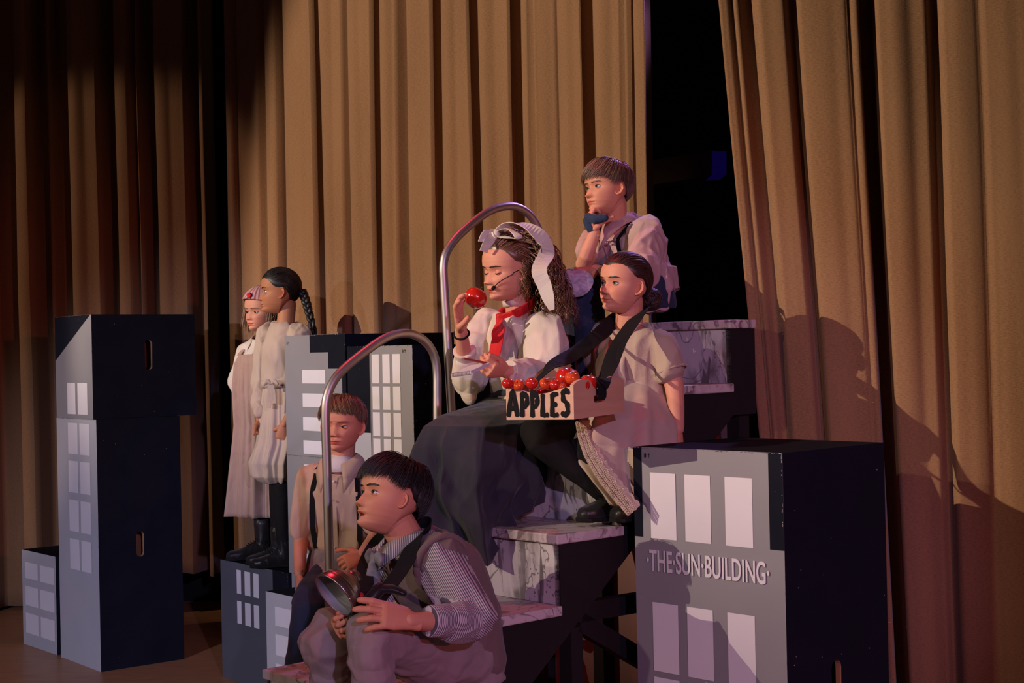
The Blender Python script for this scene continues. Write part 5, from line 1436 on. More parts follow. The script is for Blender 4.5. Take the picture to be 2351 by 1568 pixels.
def apple(p, r, tilt, k, label, group='apples piled in the lettered tray', big=False):
    o = bpy.data.objects.new('apple', ameshes[k % 3].copy()); COL.objects.link(o); o.data.materials.append(am[k % 2] if not big else am[0])
    o.location = p; o.scale = (r, r, r * (1.0)); q = UP.rotation_difference(Vector(tilt).normalized()); o.rotation_euler = q.to_euler()
    tag(o, label, 'apple', group)
    s = bpy.data.objects.new('stem', sme.copy()); COL.objects.link(s); s.data.materials.append(stem_m); s.parent = o
    return o
c0, ex, L1, ey, L2, H_ = TR_
ap = [(1166, 880, .0165, (.1, -.4, 1), 'small red apple at the left end of the front row, above the first letter'),
      (1190, 884, .0170, (-.2, -1, .6), 'small apple above the first P, its stem hollow facing out'),
      (1221, 880, .0175, (.1, -.5, 1), 'small red apple with a stem, above the second P'),
      (1251, 881, .0165, (.5, -.7, .5), 'small orange red apple tilted right, above the L'),
      (1273, 883, .0175, (-.1, -.3, 1), 'small upright red apple above the letter E'),
      (1313, 868, .0195, (.1, -.2, 1), 'shiny red apple above the S, in front of the biggest apple'),
      (1341, 884, .0170, (.2, -.6, 1), 'small bright apple just left of the black strap'),
      (1289, 889, .0150, (.2, .4, 1), 'small apple low between the E and S, partly hidden'),
      (1327, 893, .0155, (.3, -.4, .8), 'small apple below the biggest ones at the front corner')]
for i, (x, y, r, t, lab) in enumerate(ap):
    apple(at(x, y, 4.10 if i != 5 else 4.085), r, t, i, lab)
apple(at(1303, 868, 4.16), .034, (.2, -.2, 1), 0, 'largest glossy red apple at the back of the tray', big=True)
apple(at(1352, 880, 4.15), .027, (.2, -.2, 1), 2, 'large glossy red apple half behind the black strap', big=True)
for i, (u, v) in enumerate(((.2, .45), (.42, .5), (.62, .8), (.30, .78), (.80, .55))):   # under layer in the tray
    p = c0 + ex * (L1 * u) + ey * (L2 * v) + UP * .055
    if i in (2,): continue
    apple(p, .028, (.1, .1, 1), i, 'red apple deep inside the tray, ' + ('under the row above the first letter', 'under the row near the L', '', 'at the back board left of the largest apple', 'low in the tray by the black strap')[i])
apple(apple_c, .0355, (.5, .3, 1), 0, 'large red apple held up in the hand of the girl with the bow', group=None, big=True)

# notepad and pencil in the other hand
def pad():
    c = at(1082, 852, 4.22); root = empty('notepad', c, 'small white spiral notepad held flat by the girl with the hair bow', 'notepad')
    a = V(.80, -.55, .10).normalized(); bb = V(.55, .80, .22).normalized(); n_ = a.cross(bb).normalized()
    b = MB()
    for k in range(6):
        o_ = n_ * (.0016 * k) + a * (.0006 * (k % 3)); q = [c + a * sx * .034 + bb * sy * .048 + o_ for sx, sy in ((-1, -1), (1, -1), (1, 1), (-1, 1))]
        b.hexa(q + [p + n_ * .0013 for p in q])
    b.build('pages', [M['white']], root)
    b = MB()
    for k in range(15):
        p = c - bb * .048 + a * (-.032 + .064 * k / 14) + n_ * .004
        b.tube([p + (bb * math.cos(t) + n_ * math.sin(t)) * .0055 for t in [2 * math.pi * q / 10 for q in range(11)]], .0007, 5)
    b.build('spiral', [M['steel']], root)
    pr = empty('pencil', at(1085, 829, 4.22), 'thin red brown pencil lying across the spiral notepad', 'pencil')
    p0, p1 = at(1058, 822, 4.18), at(1118, 834, 4.26); d = (p1 - p0).normalized(); pm = mat('pencil_paint', (.30, .06, .03), .4)
    b = MB(); b.tube([p0 + d * .012, p1], .0036, 6); b.build('barrel', [pm], pr)
    b = MB(); b.tube([p0, p0 + d * .012], [.0006, .0034], 6); b.build('point', [wood], pr)
pad()
# ---------------------------------------------------------------- 3. boy sitting on top, chin in hand
def fringe_hair(H, n, rt, stp, sweep, off=(.02, .05), r=.0014, steps=14, crown=(0, -.25, .97)):
    c = Vector(crown).normalized()
    def fld(d):
        v = d - c * d.dot(c)
        if v.length < .05: v = Vector((sweep, 1, 0))
        v = v.normalized()
        f = Vector((v.x + sweep * max(0, d.y + .3), v.y, v.z)) - c * .9
        return f
    H.field(n, rt, stp, fld, off=off, steps=steps, ds=.12, r=r, wob=.12)
def top_boy():
    Y = 5.10; az = 58; fw, lf = facing(az), leftof(az)
    root = person('person with chin on hand, top of the stairs, pink shirt, suspenders, blue fingerless glove', at(1500, 716, Y))
    h = .182; HM = head_matrix(at(1392, 430, 5.02), 58, 3, 4)
    pel = at(1472, 668, 5.18); wai = at(1462, 612, 5.17); che = at(1438, 550, 5.12); nk = at(1412, 508, 5.08)
    shL = at(1480, 535, 4.98); elL = at(1470, 640, 4.82); wrL = at(1366, 620, 4.80)
    shR = at(1372, 548, 5.20); elR = at(1340, 606, 4.98); wrR = at(1366, 535, 4.97)
    T = torso_rings(pel, wai, che, nk, lf, w=(.112, .105, .122, .088), d=(.090, .082, .090, .055))
    knL, ftL = at(1352, 668, 4.80), at(1352, 850, 4.84)
    knR, ftR = at(1306, 655, 4.98), at(1318, 846, 4.98)
    def limbs(b):
        loft(b, grow(T, -.024), 24)
        rtube(b, [nk - UP * .03 + fw*.0, HM @ V(0, -.03, -.05)], [.043, .043])
        rtube(b, [shL - lf*.025, elL, wrL], [.036, .028, .019]); rtube(b, [shR + lf*.02, elR + UP*.0, wrR], [.033, .028, .020])
        for hp, kn, ft in ((pel + lf * .05, knL, ftL), (pel - lf * .05, knR, ftR)): rtube(b, [hp, kn, ft], [.05, .034, .026])
    hL, hR = MB(), MB()
    tL = hand(hL, wrL, at(1300, 626, 4.74) - wrL, V(-.1, .3, -1), V(-.3, -.5, .35), .80, [(14, 26, 14), (18, 30, 16), (24, 32, 16), (28, 36, 20)], spread=(10, 3, -4, -9), thumb=((.7, .6, .3), (.9, .15, .45)))
    tR = hand(hR, wrR, at(1350, 500, 4.97) - wrR, V(.9, .3, .15), V(.2, -1, 0), .78, [(55, 65, 40)] * 4, thumb=((.25, .5, .8), (-.1, .1, 1)))
    make_body(root, skins['fair'], HM, h, {'cheek': 1.1, 'lip': (.86, .48, .48), 'nose': .95, 'brow': -.008, 'brow_w': .7}, limbs, [(hL, tL), (hR, tR)], hm['ash'], M['iris_green'], (-.05, 1, .05))
    # glove on the propping hand
    b = MB(); d_ = (at(1352, 504, 4.97) - wrR).normalized(); p0 = wrR + d_ * .004
    s_ = (V(.2, -1, 0) - d_ * V(.2, -1, 0).dot(d_)).normalized(); n_ = d_.cross(s_)
    rtube(b, [at(1350, 498, 4.955), at(1368, 503, 4.94), at(1390, 500, 4.93)], [.0130, .0150, .0125]); rtube(b, [p0 + d_ * .014, p0 + d_ * .040], [.021, .022])
    garment('fingerless_glove', b, M['glove'], root, .003, 3, wr=folds(20, seed=2), amp=.002)
    # shirt with short sleeves
    b = MB(); Tg = grow(T, .020); loft(b, Tg[0:5] + [(Tg[5][0] - UP * .020, Tg[5][1] * 1.40, Tg[5][2] * 1.5)], 30, 2.2)
    loft(b, [(wai + lf * .02 - fw * .03, lf * .118, fw * .085), (pel + lf * .02 - fw * .025 - UP * .0, lf * .12, fw * .09)], 24)
    rtube(b, [shL - lf * .03, shL + lf * .005, shL.lerp(elL, .45) + lf * .006, shL.lerp(elL, .86) + lf * .006], [.050, .058, .060, .060])
    rtube(b, [shR + lf * .03, shR, shR.lerp(elR, .55)], [.048, .050, .050])
    o = garment('shirt', b, M['shirtpink'], root, .0052, 5, wr=folds(9, seed=16, axis=(.25, 0, 1)), amp=.014)
    collar(root, M['shirtpink'], nk + UP * .006 - fw * .004, lf, fw, .052, .085, .9, .030)
    # placket
    fr = [nk + fw * .056 - UP * .045, che + fw * .112 - UP*.01, wai + fw * .105 + UP * .02]
    ribbon('placket', fr, .022, M['shirtpink'], o, side=lf, thick=.003, onto=[o], lift=.0015)
    for sg in (-1, 1):
        a_ = nk + lf * (sg * .068) - fw * .01 - UP * .002
        ribbon('suspender', [a_ - fw * .055 - UP * .02, a_ + UP * .008, a_ + fw * .050 - UP * .045, che + lf * (sg * .075) + fw * .100 - UP * .02, wai + lf * (sg * .080) + fw * .100 - UP * .02], .021, M['strap'], root, side=lf, thick=.002, onto=[o])
    # jeans
    b = MB()
    loft(b, [(pel - UP * .06, lf * .125, fw * .10), (pel, lf * .125, fw * .10), (pel + UP * .05, lf * .112, fw * .09)], 24)
    for hp, kn, ft in ((pel + lf * .058, knL, ftL), (pel - lf * .058, knR, ftR)): rtube(b, [hp, hp.lerp(kn, .5), kn, kn.lerp(ft, .5), ft], [.080, .070, .056, .050, .046])
    garment('jeans', b, M['jeans'], root, .006, 4, wr=folds(9, seed=7), amp=.007)
    shoe('boot', ftL + UP * -.02, ftL + fw * .13 - UP * .085, M['hardleather'], root, shaft=.04); shoe('boot', ftR + UP * -.02, ftR + fw * .13 - UP * .085, M['hardleather'], root, shaft=.04)
    H = Hair(HM, h, 31)
    rt = [(0, 36), (30, 34), (52, 26), (70, 10), (84, 6), (96, 6), (108, -14), (132, -34), (180, -40)]
    stp = [(0, 0), (30, 0), (52, -4), (66, -14), (80, -16), (88, -8), (100, -8), (112, -34), (135, -44), (180, -50)]
    H.cap(rt, .03); fringe_hair(H, 3000, rt, stp, .55, off=(.035, .075), r=.0011)
    H.build('hair', hm['ash'], root)
    # crumpled paper press card held in the front hand
    c = at(1300, 655, 4.74); pr = empty('paper_disc', c, 'pale printed paper discs dangling from the hand of the boy on the platform', 'paper')
    for (x, y, r_, Yp, mt) in ((1300, 652, .052, 4.70, 'white'), (1326, 650, .052, 4.72, 'white')):
        c = at(x, y, Yp); b = MB(); n = 28
        vs = [c] ; nn = V(-.35, -.9, .25).normalized(); u1 = nn.cross(UP).normalized(); u2 = nn.cross(u1)
        for k in range(n): 
            a = 2 * math.pi * k / n; vs.append(c + u1 * math.cos(a) * r_ + u2 * math.sin(a) * r_ * .85 + nn * (.004 * math.sin(3 * a)))
        b.add(vs, [(0, k + 1, (k + 1) % n + 1) for k in range(n)])
        o = b.build('sheet', [M['lav_paper']], pr, True); s = o.modifiers.new('t', 'SOLIDIFY'); s.thickness = .0012
    # black cap resting on the knee
    c = at(1280, 640, 4.86); cp = empty('flat_cap', c, 'small black cap on the knee of the boy on the platform', 'cap')
    b = MB(); loft(b, [(c + V(0, 0, -.022), V(.030, 0, 0), V(0, .04, 0)), (c, V(.036, 0, .0), V(0, .05, 0)), (c + V(.0, 0, .018), V(.028, 0, 0), V(0, .04, 0)), (c + V(0, 0, .026), V(.012, 0, 0), V(0, .02, 0))], 20, 2)
    b.build('crown', [M['leggings']], cp, True)
    b = MB(); loft(b, [(c + V(-.030, -.02, -.018), V(0, .03, 0), V(.0, 0, .004)), (c + V(-.052, -.03, -.026), V(0, .012, 0), V(0, 0, .003))], 14); b.build('peak', [M['leggings']], cp, True)
m_ = mat('printed_paper', (.50, .46, .54), .7, mottle=(60, .8, (.22, .20, .26), (1, 1, 2.5))); M['lav_paper'] = m_
top_boy()

# ---------------------------------------------------------------- 4. boy standing behind the lower handrail
def rail_boy():
    az = 14; fw, lf = facing(az), leftof(az)
    root = person('person standing behind the lower handrail, short brown hair, pale shirt over white tee, suspenders', V(-.60, 5.2, 0))
    h = .190; HM = head_matrix(at(785, 972, 5.16), 14, 0, -3)
    pel = at(800, 1300, 5.24); wai = at(792, 1225, 5.22); che = at(785, 1120, 5.20); nk = at(784, 1056, 5.18)
    shR = at(716, 1102, 5.22); elR = at(692, 1225, 5.20); wrR = at(688, 1318, 5.10)
    shL = at(852, 1100, 5.16); elL = at(868, 1215, 5.12); wrL = at(832, 1272, 5.02)
    T = torso_rings(pel, wai, che, nk, lf, w=(.112, .104, .118, .090), d=(.075, .068, .076, .050))
    knR, ftR = at(706, 1400, 4.98), V(-.78, 5.02, .05)
    knL, ftL = at(800, 1470, 5.12), V(-.56, 5.22, .05)
    def limbs(b):
        loft(b, grow(T, -.022), 24)
        rtube(b, [nk - UP * .03, HM @ V(0, -.02, -.05)], [.042, .043])
        rtube(b, [shR + lf*.02, elR, wrR], [.034, .028, .019]); rtube(b, [shL - lf*.02, elL, wrL], [.034, .028, .019])
        rtube(b, [pel - lf * .05, knR, ftR], [.05, .036, .028]); rtube(b, [pel + lf * .05, knL, ftL], [.05, .036, .028])
    hR, hL = MB(), MB()
    tR = hand(hR, wrR, V(-.08, -.1, -1), V(.9, .2, -.1), V(.1, -1, 0), .80, [(22, 35, 22), (30, 42, 25), (36, 46, 26), (42, 48, 28)], thumb=((.75, .5, .3), (.9, .1, .4)))
    tL = hand(hL, wrL, V(-.75, -.3, -.35), V(-.2, .7, -.3), V(0, -.3, 1), .78, [(40, 55, 30)] * 4)
    make_body(root, skins['rosy'], HM, h, {'cheek': 1.15, 'ear_out': 42, 'lip': (.85, .42, .42), 'nose': .9, 'brow_w': .8, 'brow': -.01, 'eye_open': .8}, limbs, [(hR, tR), (hL, tL)], hm['brown'], M['iris_green'], (.18, 1, -.02))
    b = MB(); b.tube([nk - UP * .045 + fw * .012, nk - UP * .012 + fw * .006, nk - UP * .004], [(.070, .060), (.052, .048), (.049, .046)], 30, up=lf); o = b.build('tee', [M['white_tee']], root, True)
    b = MB(); Tg = grow(T, .018); loft(b, Tg[1:5] + [(Tg[5][0] - UP * .034, Tg[5][1] * 1.45, Tg[5][2] * 1.4)], 30, 2.2)
    loft(b, [(wai + UP * .02, lf * .122, fw * .090), (wai - UP * .035, lf * .132, fw * .098), (wai - UP * .058, lf * .112, fw * .085)], 26)
    rtube(b, [shR + lf * .03, shR - lf * .005, shR.lerp(elR, .5), shR.lerp(elR, .92)], [.046, .050, .050, .047])
    rtube(b, [shL - lf * .03, shL + lf * .005, shL.lerp(elL, .5), shL.lerp(elL, .9)], [.046, .050, .052, .050])
    sh = garment('shirt', b, M['pinkbeige2'], root, .0052, 5, wr=folds(9, seed=26, axis=(0, 0, 1)), amp=.013)
    collar(root, M['pinkbeige2'], nk + UP * .004, lf, fw, .054, .085, 1.3, .030)
    fr = [nk + fw * .062 - UP * .052, che + fw * .100, wai + fw * .094, wai + fw * .100 - UP * .05]
    ribbon('placket', fr, .022, M['pinkbeige2'], sh, side=lf, thick=.003, onto=[sh], lift=.0015)
    for t in (.35, 1.2, 2.0, 2.7):
        k = min(int(t), 2); p = fr[k].lerp(fr[k+1], t - k); button(p + fw * .003, fw, M['white'], sh, .0045)
    for sg in (-1, 1):
        a_ = nk + lf * (sg * .078) - UP * .022
        ribbon('suspender', [a_ - fw * .05 - UP * .02, a_ + UP * .008, a_ + fw * .060 - UP * .030, che + lf * (sg * .088) + fw * .098, wai + lf * (sg * .088) + fw * .092, wai + lf * (sg * .088) + fw * .090 - UP * .05], .020, M['strap'], root, side=lf, thick=.002, onto=[sh])
    # splotched work shirt tied round the waist
    L_ = [(wai - UP * .045, lf * .118, fw * .092, .002), (pel + fw * .03, lf * .150, fw * .135, .004), (pel - UP * .05 + fw * .05, lf * .158, fw * .160, .007), (pel - UP * .085 + fw * .055, lf * .160, fw * .170, .009)]
    ring_garment('waist_apron', L_, M['splotch'], root, n=110, seed=4, waves=[(6, 1, .3), (9, .6, 1)], hemz=lambda th, t: -.035 * t * math.sin(th * 3))
    b = MB(); loft(b, [(pel - UP * .07, lf * .115, fw * .085), (pel, lf * .116, fw * .086), (pel + UP * .04, lf * .105, fw * .078)], 24)
    for hp, kn, ft in ((pel - lf * .055, knR, ftR), (pel + lf * .055, knL, ftL)): rtube(b, [hp, hp.lerp(kn, .5), kn, kn.lerp(ft, .5), ft + UP*.03], [.075, .068, .056, .052, .050])
    garment('jeans', b, M['jeans'], root, .006, 4, wr=folds(9, seed=9), amp=.008)
    shoe('shoe', ftR + UP * .02, ftR + fw * .13 - UP * .04, M['hardleather'], root, shaft=.02); shoe('shoe', ftL + UP * .02, ftL + fw * .13 - UP * .04, M['hardleather'], root, shaft=.02)
    H = Hair(HM, h, 41)
    rt = [(0, 36), (30, 34), (52, 26), (70, 8), (84, 4), (96, 4), (108, -16), (132, -34), (180, -40)]
    stp = [(0, 14), (30, 10), (52, 8), (66, -4), (78, -10), (88, -6), (100, 0), (112, -26), (135, -40), (180, -46)]
    H.cap(rt, .02); fringe_hair(H, 2800, rt, stp, -.5, off=(.025, .060), r=.0011)
    H.build('hair', hm['brown'], root)
fabric('pinkbeige2', (.50, .35, .265), (.44, .29, .22))
rail_boy()

# ---------------------------------------------------------------- 5. boy in the front with the flash reflector
def front_boy():
    az = 62; fw, lf = facing(az), leftof(az)
    root = person('person crouched in front, gray brown vest, pinstriped shirt, black strap, holding a metal reflector', at(1060, 1560, 4.0))
    h = .205; HM = head_matrix(at(896, 1138, 3.97), 60, 17, 6)
    pel = at(1052, 1500, 4.10); wai = at(1052, 1415, 4.08); che = at(992, 1310, 4.02); nk = at(938, 1236, 3.99)
    shL = at(1012, 1292, 3.86); elL = at(1088, 1428, 3.74); wrL = at(948, 1426, 3.60)
    shR = at(880, 1290, 4.14); elR = at(850, 1400, 4.0); wrR = at(800, 1425, 3.78)
    T = torso_rings(pel, wai, che, nk, lf, w=(.120, .112, .128, .092), d=(.098, .090, .098, .058))
    knL, ftL = at(850, 1462, 3.62), at(870, 1740, 3.62)
    knR, ftR = at(752, 1442, 3.84), at(770, 1700, 3.88)
    def limbs(b):
        loft(b, grow(T, -.028), 24)
        rtube(b, [nk - UP * .03 - fw*.01, HM @ V(0, -.03, -.06)], [.048, .047])
        rtube(b, [shL - lf*.025, elL, wrL + (elL-wrL)*.3, wrL + (wrL-elL)*.06], [.036, .030, .026, .0185]); rtube(b, [shR + lf*.02, elR, wrR], [.033, .029, .020])
        rtube(b, [pel + lf * .05, knL, ftL], [.05, .036, .028]); rtube(b, [pel - lf * .05, knR, ftR], [.05, .036, .028])
    hL, hR = MB(), MB()
    tL = hand(hL, wrL, at(880, 1412, 3.57) - wrL, V(-.2, .6, -.4), V(-.1, .1, 1), 1.0, [(4, 16, 8), (8, 20, 10), (14, 26, 12), (20, 30, 16)], spread=(5, 1, -3, -8), thumb=((.85, .35, .30), (.95, .05, .30)), wrist=.022)
    tR = hand(hR, wrR, V(-.25, -.75, -.1), V(.6, .1, .3), V(.1, -.2, 1), .84, [(40, 60, 30)] * 4, thumb=((.8, .4, .3), (.9, .1, .5)))
    make_body(root, skins['olive'], HM, h, {'open': .022, 'cheek': 1.2, 'lip': (.88, .42, .42), 'brow_w': 1.15, 'ear_out': 44, 'ear': .78, 'eye_open': 1.15, 'mouth_w': .9}, limbs, [(hL, tL), (hR, tR)], hm['black'], M['iris_green'], (-.1, 1, .12))
    # striped shirt: sleeves + collar area
    b = MB(); Tg = grow(T, .006); loft(b, Tg[0:5] + [(Tg[5][0] - UP * .015, Tg[5][1] * 1.3, Tg[5][2] * 1.3)], 30, 2.2)
    rtube(b, [shL - lf * .035, shL, shL.lerp(elL, .5) - UP*.004, elL, elL.lerp(wrL, .35)], [.054, .064, .060, .054, .044])
    rtube(b, [shR + lf * .03, shR, elR, elR.lerp(wrR, .8)], [.050, .054, .048, .034])
    sh = garment('shirt', b, M['stripes'], root, .0042, 4, wr=folds(10, seed=36, axis=(elL - shL)), amp=.013)
    ua = (elL - shL).normalized(); n1 = ua.cross(V(0, 1, 0)).normalized(); fa_ = (wrL - elL).normalized(); n2 = V(0, 1, 0).cross(fa_).normalized()
    def sfn(p):
        p = Vector(p); t = (p - shL).dot(ua); q = (p - elL).dot(fa_)
        if q > .02 and (p - elL).dot(n1) < 9 and (p.z < elL.z + .06): return (p - elL).dot(n2) / .0048 if False else (p - elL).dot(fa_) / .0048
        return (p - shL).dot(n1) / .0048 + 50
    set_stripe(sh, sfn)
    b = MB(); b.tube([elL.lerp(wrL, .30), elL.lerp(wrL, .42), elL.lerp(wrL, .72), elL.lerp(wrL, .76)], [(.040, .040), (.044, .042), (.038, .038), (.037, .037)], 30)
    cu = garment('cuff', b, M['stripes'], root, .003, 2, wr=folds(12, seed=5), amp=.003); set_stripe(cu, lambda p: (Vector(p) - elL).dot(fa_) / .0048)
    c1_ = collar(root, M['stripes'], nk + UP * .006, lf, fw, .055, .045, .6, .030); set_stripe(c1_, lambda p: p.x / .0048)
    # sleeveless knitted vest
    b = MB(); Tv = grow(T, .022); loft(b, Tv[0:5], 34, 2.3)
    rtube(b, [che.lerp(nk, .4) + lf * .03, shL - lf * .012 + UP * .008], [.070, .072]); rtube(b, [che.lerp(nk, .4) - lf * .03, shR + lf * .03], [.058, .052])
    garment('knit_vest', b, M['vest'], root, .005, 5, wr=folds(8, seed=46, axis=(.2, 0, 1)), amp=.010)
    b = MB(); c_ = shL - lf * .012 + UP * .0; u1 = ua; u2 = fw
    nA = (lf + ua * .45).normalized(); u1 = (fw - nA * fw.dot(nA)).normalized(); u2 = nA.cross(u1); ring = [shL + nA * .010 + (u1 * math.cos(t) * .074 + u2 * math.sin(t) * .076) for t in [2 * math.pi * k / 36 for k in range(37)]]
    b.tube(ring, [(.009, .006)] * 37, 8); b.build('armhole_rib', [M['vest']], root, True)
    # shirt tail peeking out below the vest
    p = at(1050, 1470, 3.92); b = MB(); b.add([p + V(-.03, 0, .02), p + V(.03, -.01, .018), p + V(-.012, -.012, -.045), p + V(.045, -.005, .012)], [(0, 2, 1), (1, 2, 3)]); o = b.build('shirt_tail', [M['pale_tail']], root)
    s = o.modifiers.new('t', 'SOLIDIFY'); s.thickness = .002
    # patterned bow tie
    c = nk + fw * .100 - UP * .046; b = MB()
    rtube(b, [c - UP * .008, c + UP * .008], [(.012, .010), (.012, .010)])
    for sg in (-1, 1): rtube(b, [c + lf * (sg * .008), c + lf * (sg * .028) + UP * .006, c + lf * (sg * .044) - UP * .004], [(.010, .006), (.020, .009), (.016, .007)])
    rtube(b, [c - UP * .01, c - UP * .05 + fw * .004, c - UP*.075], [(.016, .005), (.022, .006), (.012, .004)])
    garment('bow_tie', b, M['graytie'], root, .003, 2, wr=folds(26, seed=8), amp=.003)
    # broad black strap like a scarf round the neck, both ends meeting in the lap
    N0 = nk
    ribbon('neck_strap', [at(852, 1396, 3.70), at(892, 1348, 3.75), at(928, 1296, 3.80), at(956, 1238, 3.86), N0 + lf * .055 - fw * .03 + UP * .016, N0 - fw * .060 + UP * .030, N0 - lf * .055 - fw * .02 + UP * .020, at(884, 1235, 4.12), at(858, 1262, 4.10), at(838, 1310, 3.98), at(842, 1372, 3.76)],
           .046, M['strap'], root, side=[V(.8, .2, .3), V(.8, .2, .4), V(.8, .3, .5), V(.7, .2, .6), V(.3, .1, 1), V(0, 0, 1), V(0, 0, 1), V(-.6, .2, .7), V(-.9, .1, .3), V(-.9, .1, .1), V(-.9, .1, .1)], thick=.003, sub=8)
    # trousers
    b = MB(); loft(b, [(pel - UP * .065 - fw*.01, lf * .135, fw * .115), (pel, lf * .135, fw * .115), (pel + UP * .045, lf * .122, fw * .105)], 26)
    for hp, kn, ft in ((pel + lf * .062, knL, ftL), (pel - lf * .062, knR, ftR)): rtube(b, [hp, hp.lerp(kn, .5) - UP * .006, kn - UP * .004, kn.lerp(ft, .35), kn.lerp(ft, .8), ft], [.086, .078, .062, .060, .060, .058])
    garment('trousers', b, M['taupe'], root, .0052, 5, wr=folds(7, seed=56, axis=(fw)), amp=.018)
    shoe('shoe', ftL, ftL + fw * .14 - UP * .06, M['hardleather'], root, shaft=.02); shoe('shoe', ftR, ftR + fw * .14 - UP * .06, M['hardleather'], root, shaft=.02)
    H = Hair(HM, h, 51)
    rt = [(0, 34), (30, 32), (52, 26), (70, 8), (84, 4), (96, 4), (108, -14), (132, -30), (180, -36)]
    stp = [(0, 4), (30, 5), (52, 6), (66, -4), (78, -8), (88, -2), (100, 2), (112, -24), (135, -36), (180, -42)]
    H.cap(rt, .03); fringe_hair(H, 3400, rt, stp, .25, off=(.03, .085), r=.0011, steps=10)
    H.build('hair', hm['black'], root)
M['pale_tail'] = cloth_mat('pale_shirt_tail', (.34, .30, .34))
front_boy()
def reflector():
    c = at(768, 1366, 3.66); ax = V(.62, .55, .50).normalized()   # from the open mouth back to the dome
    root = empty('flash_reflector', c, 'round metal flash reflector bowl on a black handle held by the crouched boy', 'reflector')
    mt = mat('spun_metal', (.52, .42, .38), .30, 1.0); inm = mat('dull_inside_metal', (.20, .20, .22), .6, .3)
    def bowl(rs, name, m_, th):
        b = MB(); u1 = ax.cross(UP).normalized(); u2 = ax.cross(u1); n = 48; vs = []
        prof = [(k / 22, math.cos(k / 22 * math.pi / 2 * .96) ** .62) for k in range(23)]
        for t, r_ in prof:
            rr = rs * r_ + (.0012 * math.sin(t * 60) if .25 < t < .62 else 0) - (th if name != 'dome' else 0)
            for k in range(n):
                a = 2 * math.pi * k / n; vs.append(c + ax * (t * rs * 1.12 - (0 if name == 'dome' else th * .5)) + (u1 * math.cos(a) + u2 * math.sin(a)) * max(rr, .001))
        b.add(vs, [(i*n+k, i*n+(k+1) % n, (i+1)*n+(k+1) % n, (i+1)*n+k) for i in range(22) for k in range(n)])
        return b.build(name, [m_], root, True)
    bowl(.062, 'dome', mt, 0); bowl(.062, 'inner_bowl', inm, .003)
    u1 = ax.cross(UP).normalized(); u2 = ax.cross(u1)
    b = MB(); b.tube([c + (u1 * math.cos(t) + u2 * math.sin(t)) * .0615 for t in [2*math.pi*k/48 for k in range(49)]], .0022, 8); b.build('rim', [mt], root, True)
    e = c + ax * .069
    b = MB(); b.tube([e - ax * .012, e + ax * .002, e + ax * .003, e + ax*.012], [.022, .022, .018, .016], 24); b.build('back_collar', [mt], root, True)
    p0, p1 = at(812, 1420, 3.66), at(872, 1352, 3.70)
    b = MB(); rtube(b, [p0, p1], [.0165, .0165], 20); b.build('handle', [M['hardleather']], root, True)
    b = MB(); rtube(b, [p1 - V(.01, 0, .0), at(900, 1352, 3.70), at(928, 1362, 3.70)], [(.012, .016), (.011, .018), (.008, .014)]); b.build('grip_clamp', [M['hardleather']], root, True)
    b = MB(); q = at(829, 1366, 3.68); rtube(b, [q, q + V(0, -.006, 0)], [.0065, .006]); b.build('red_button', [M['red_silk']], root, True)
reflector()

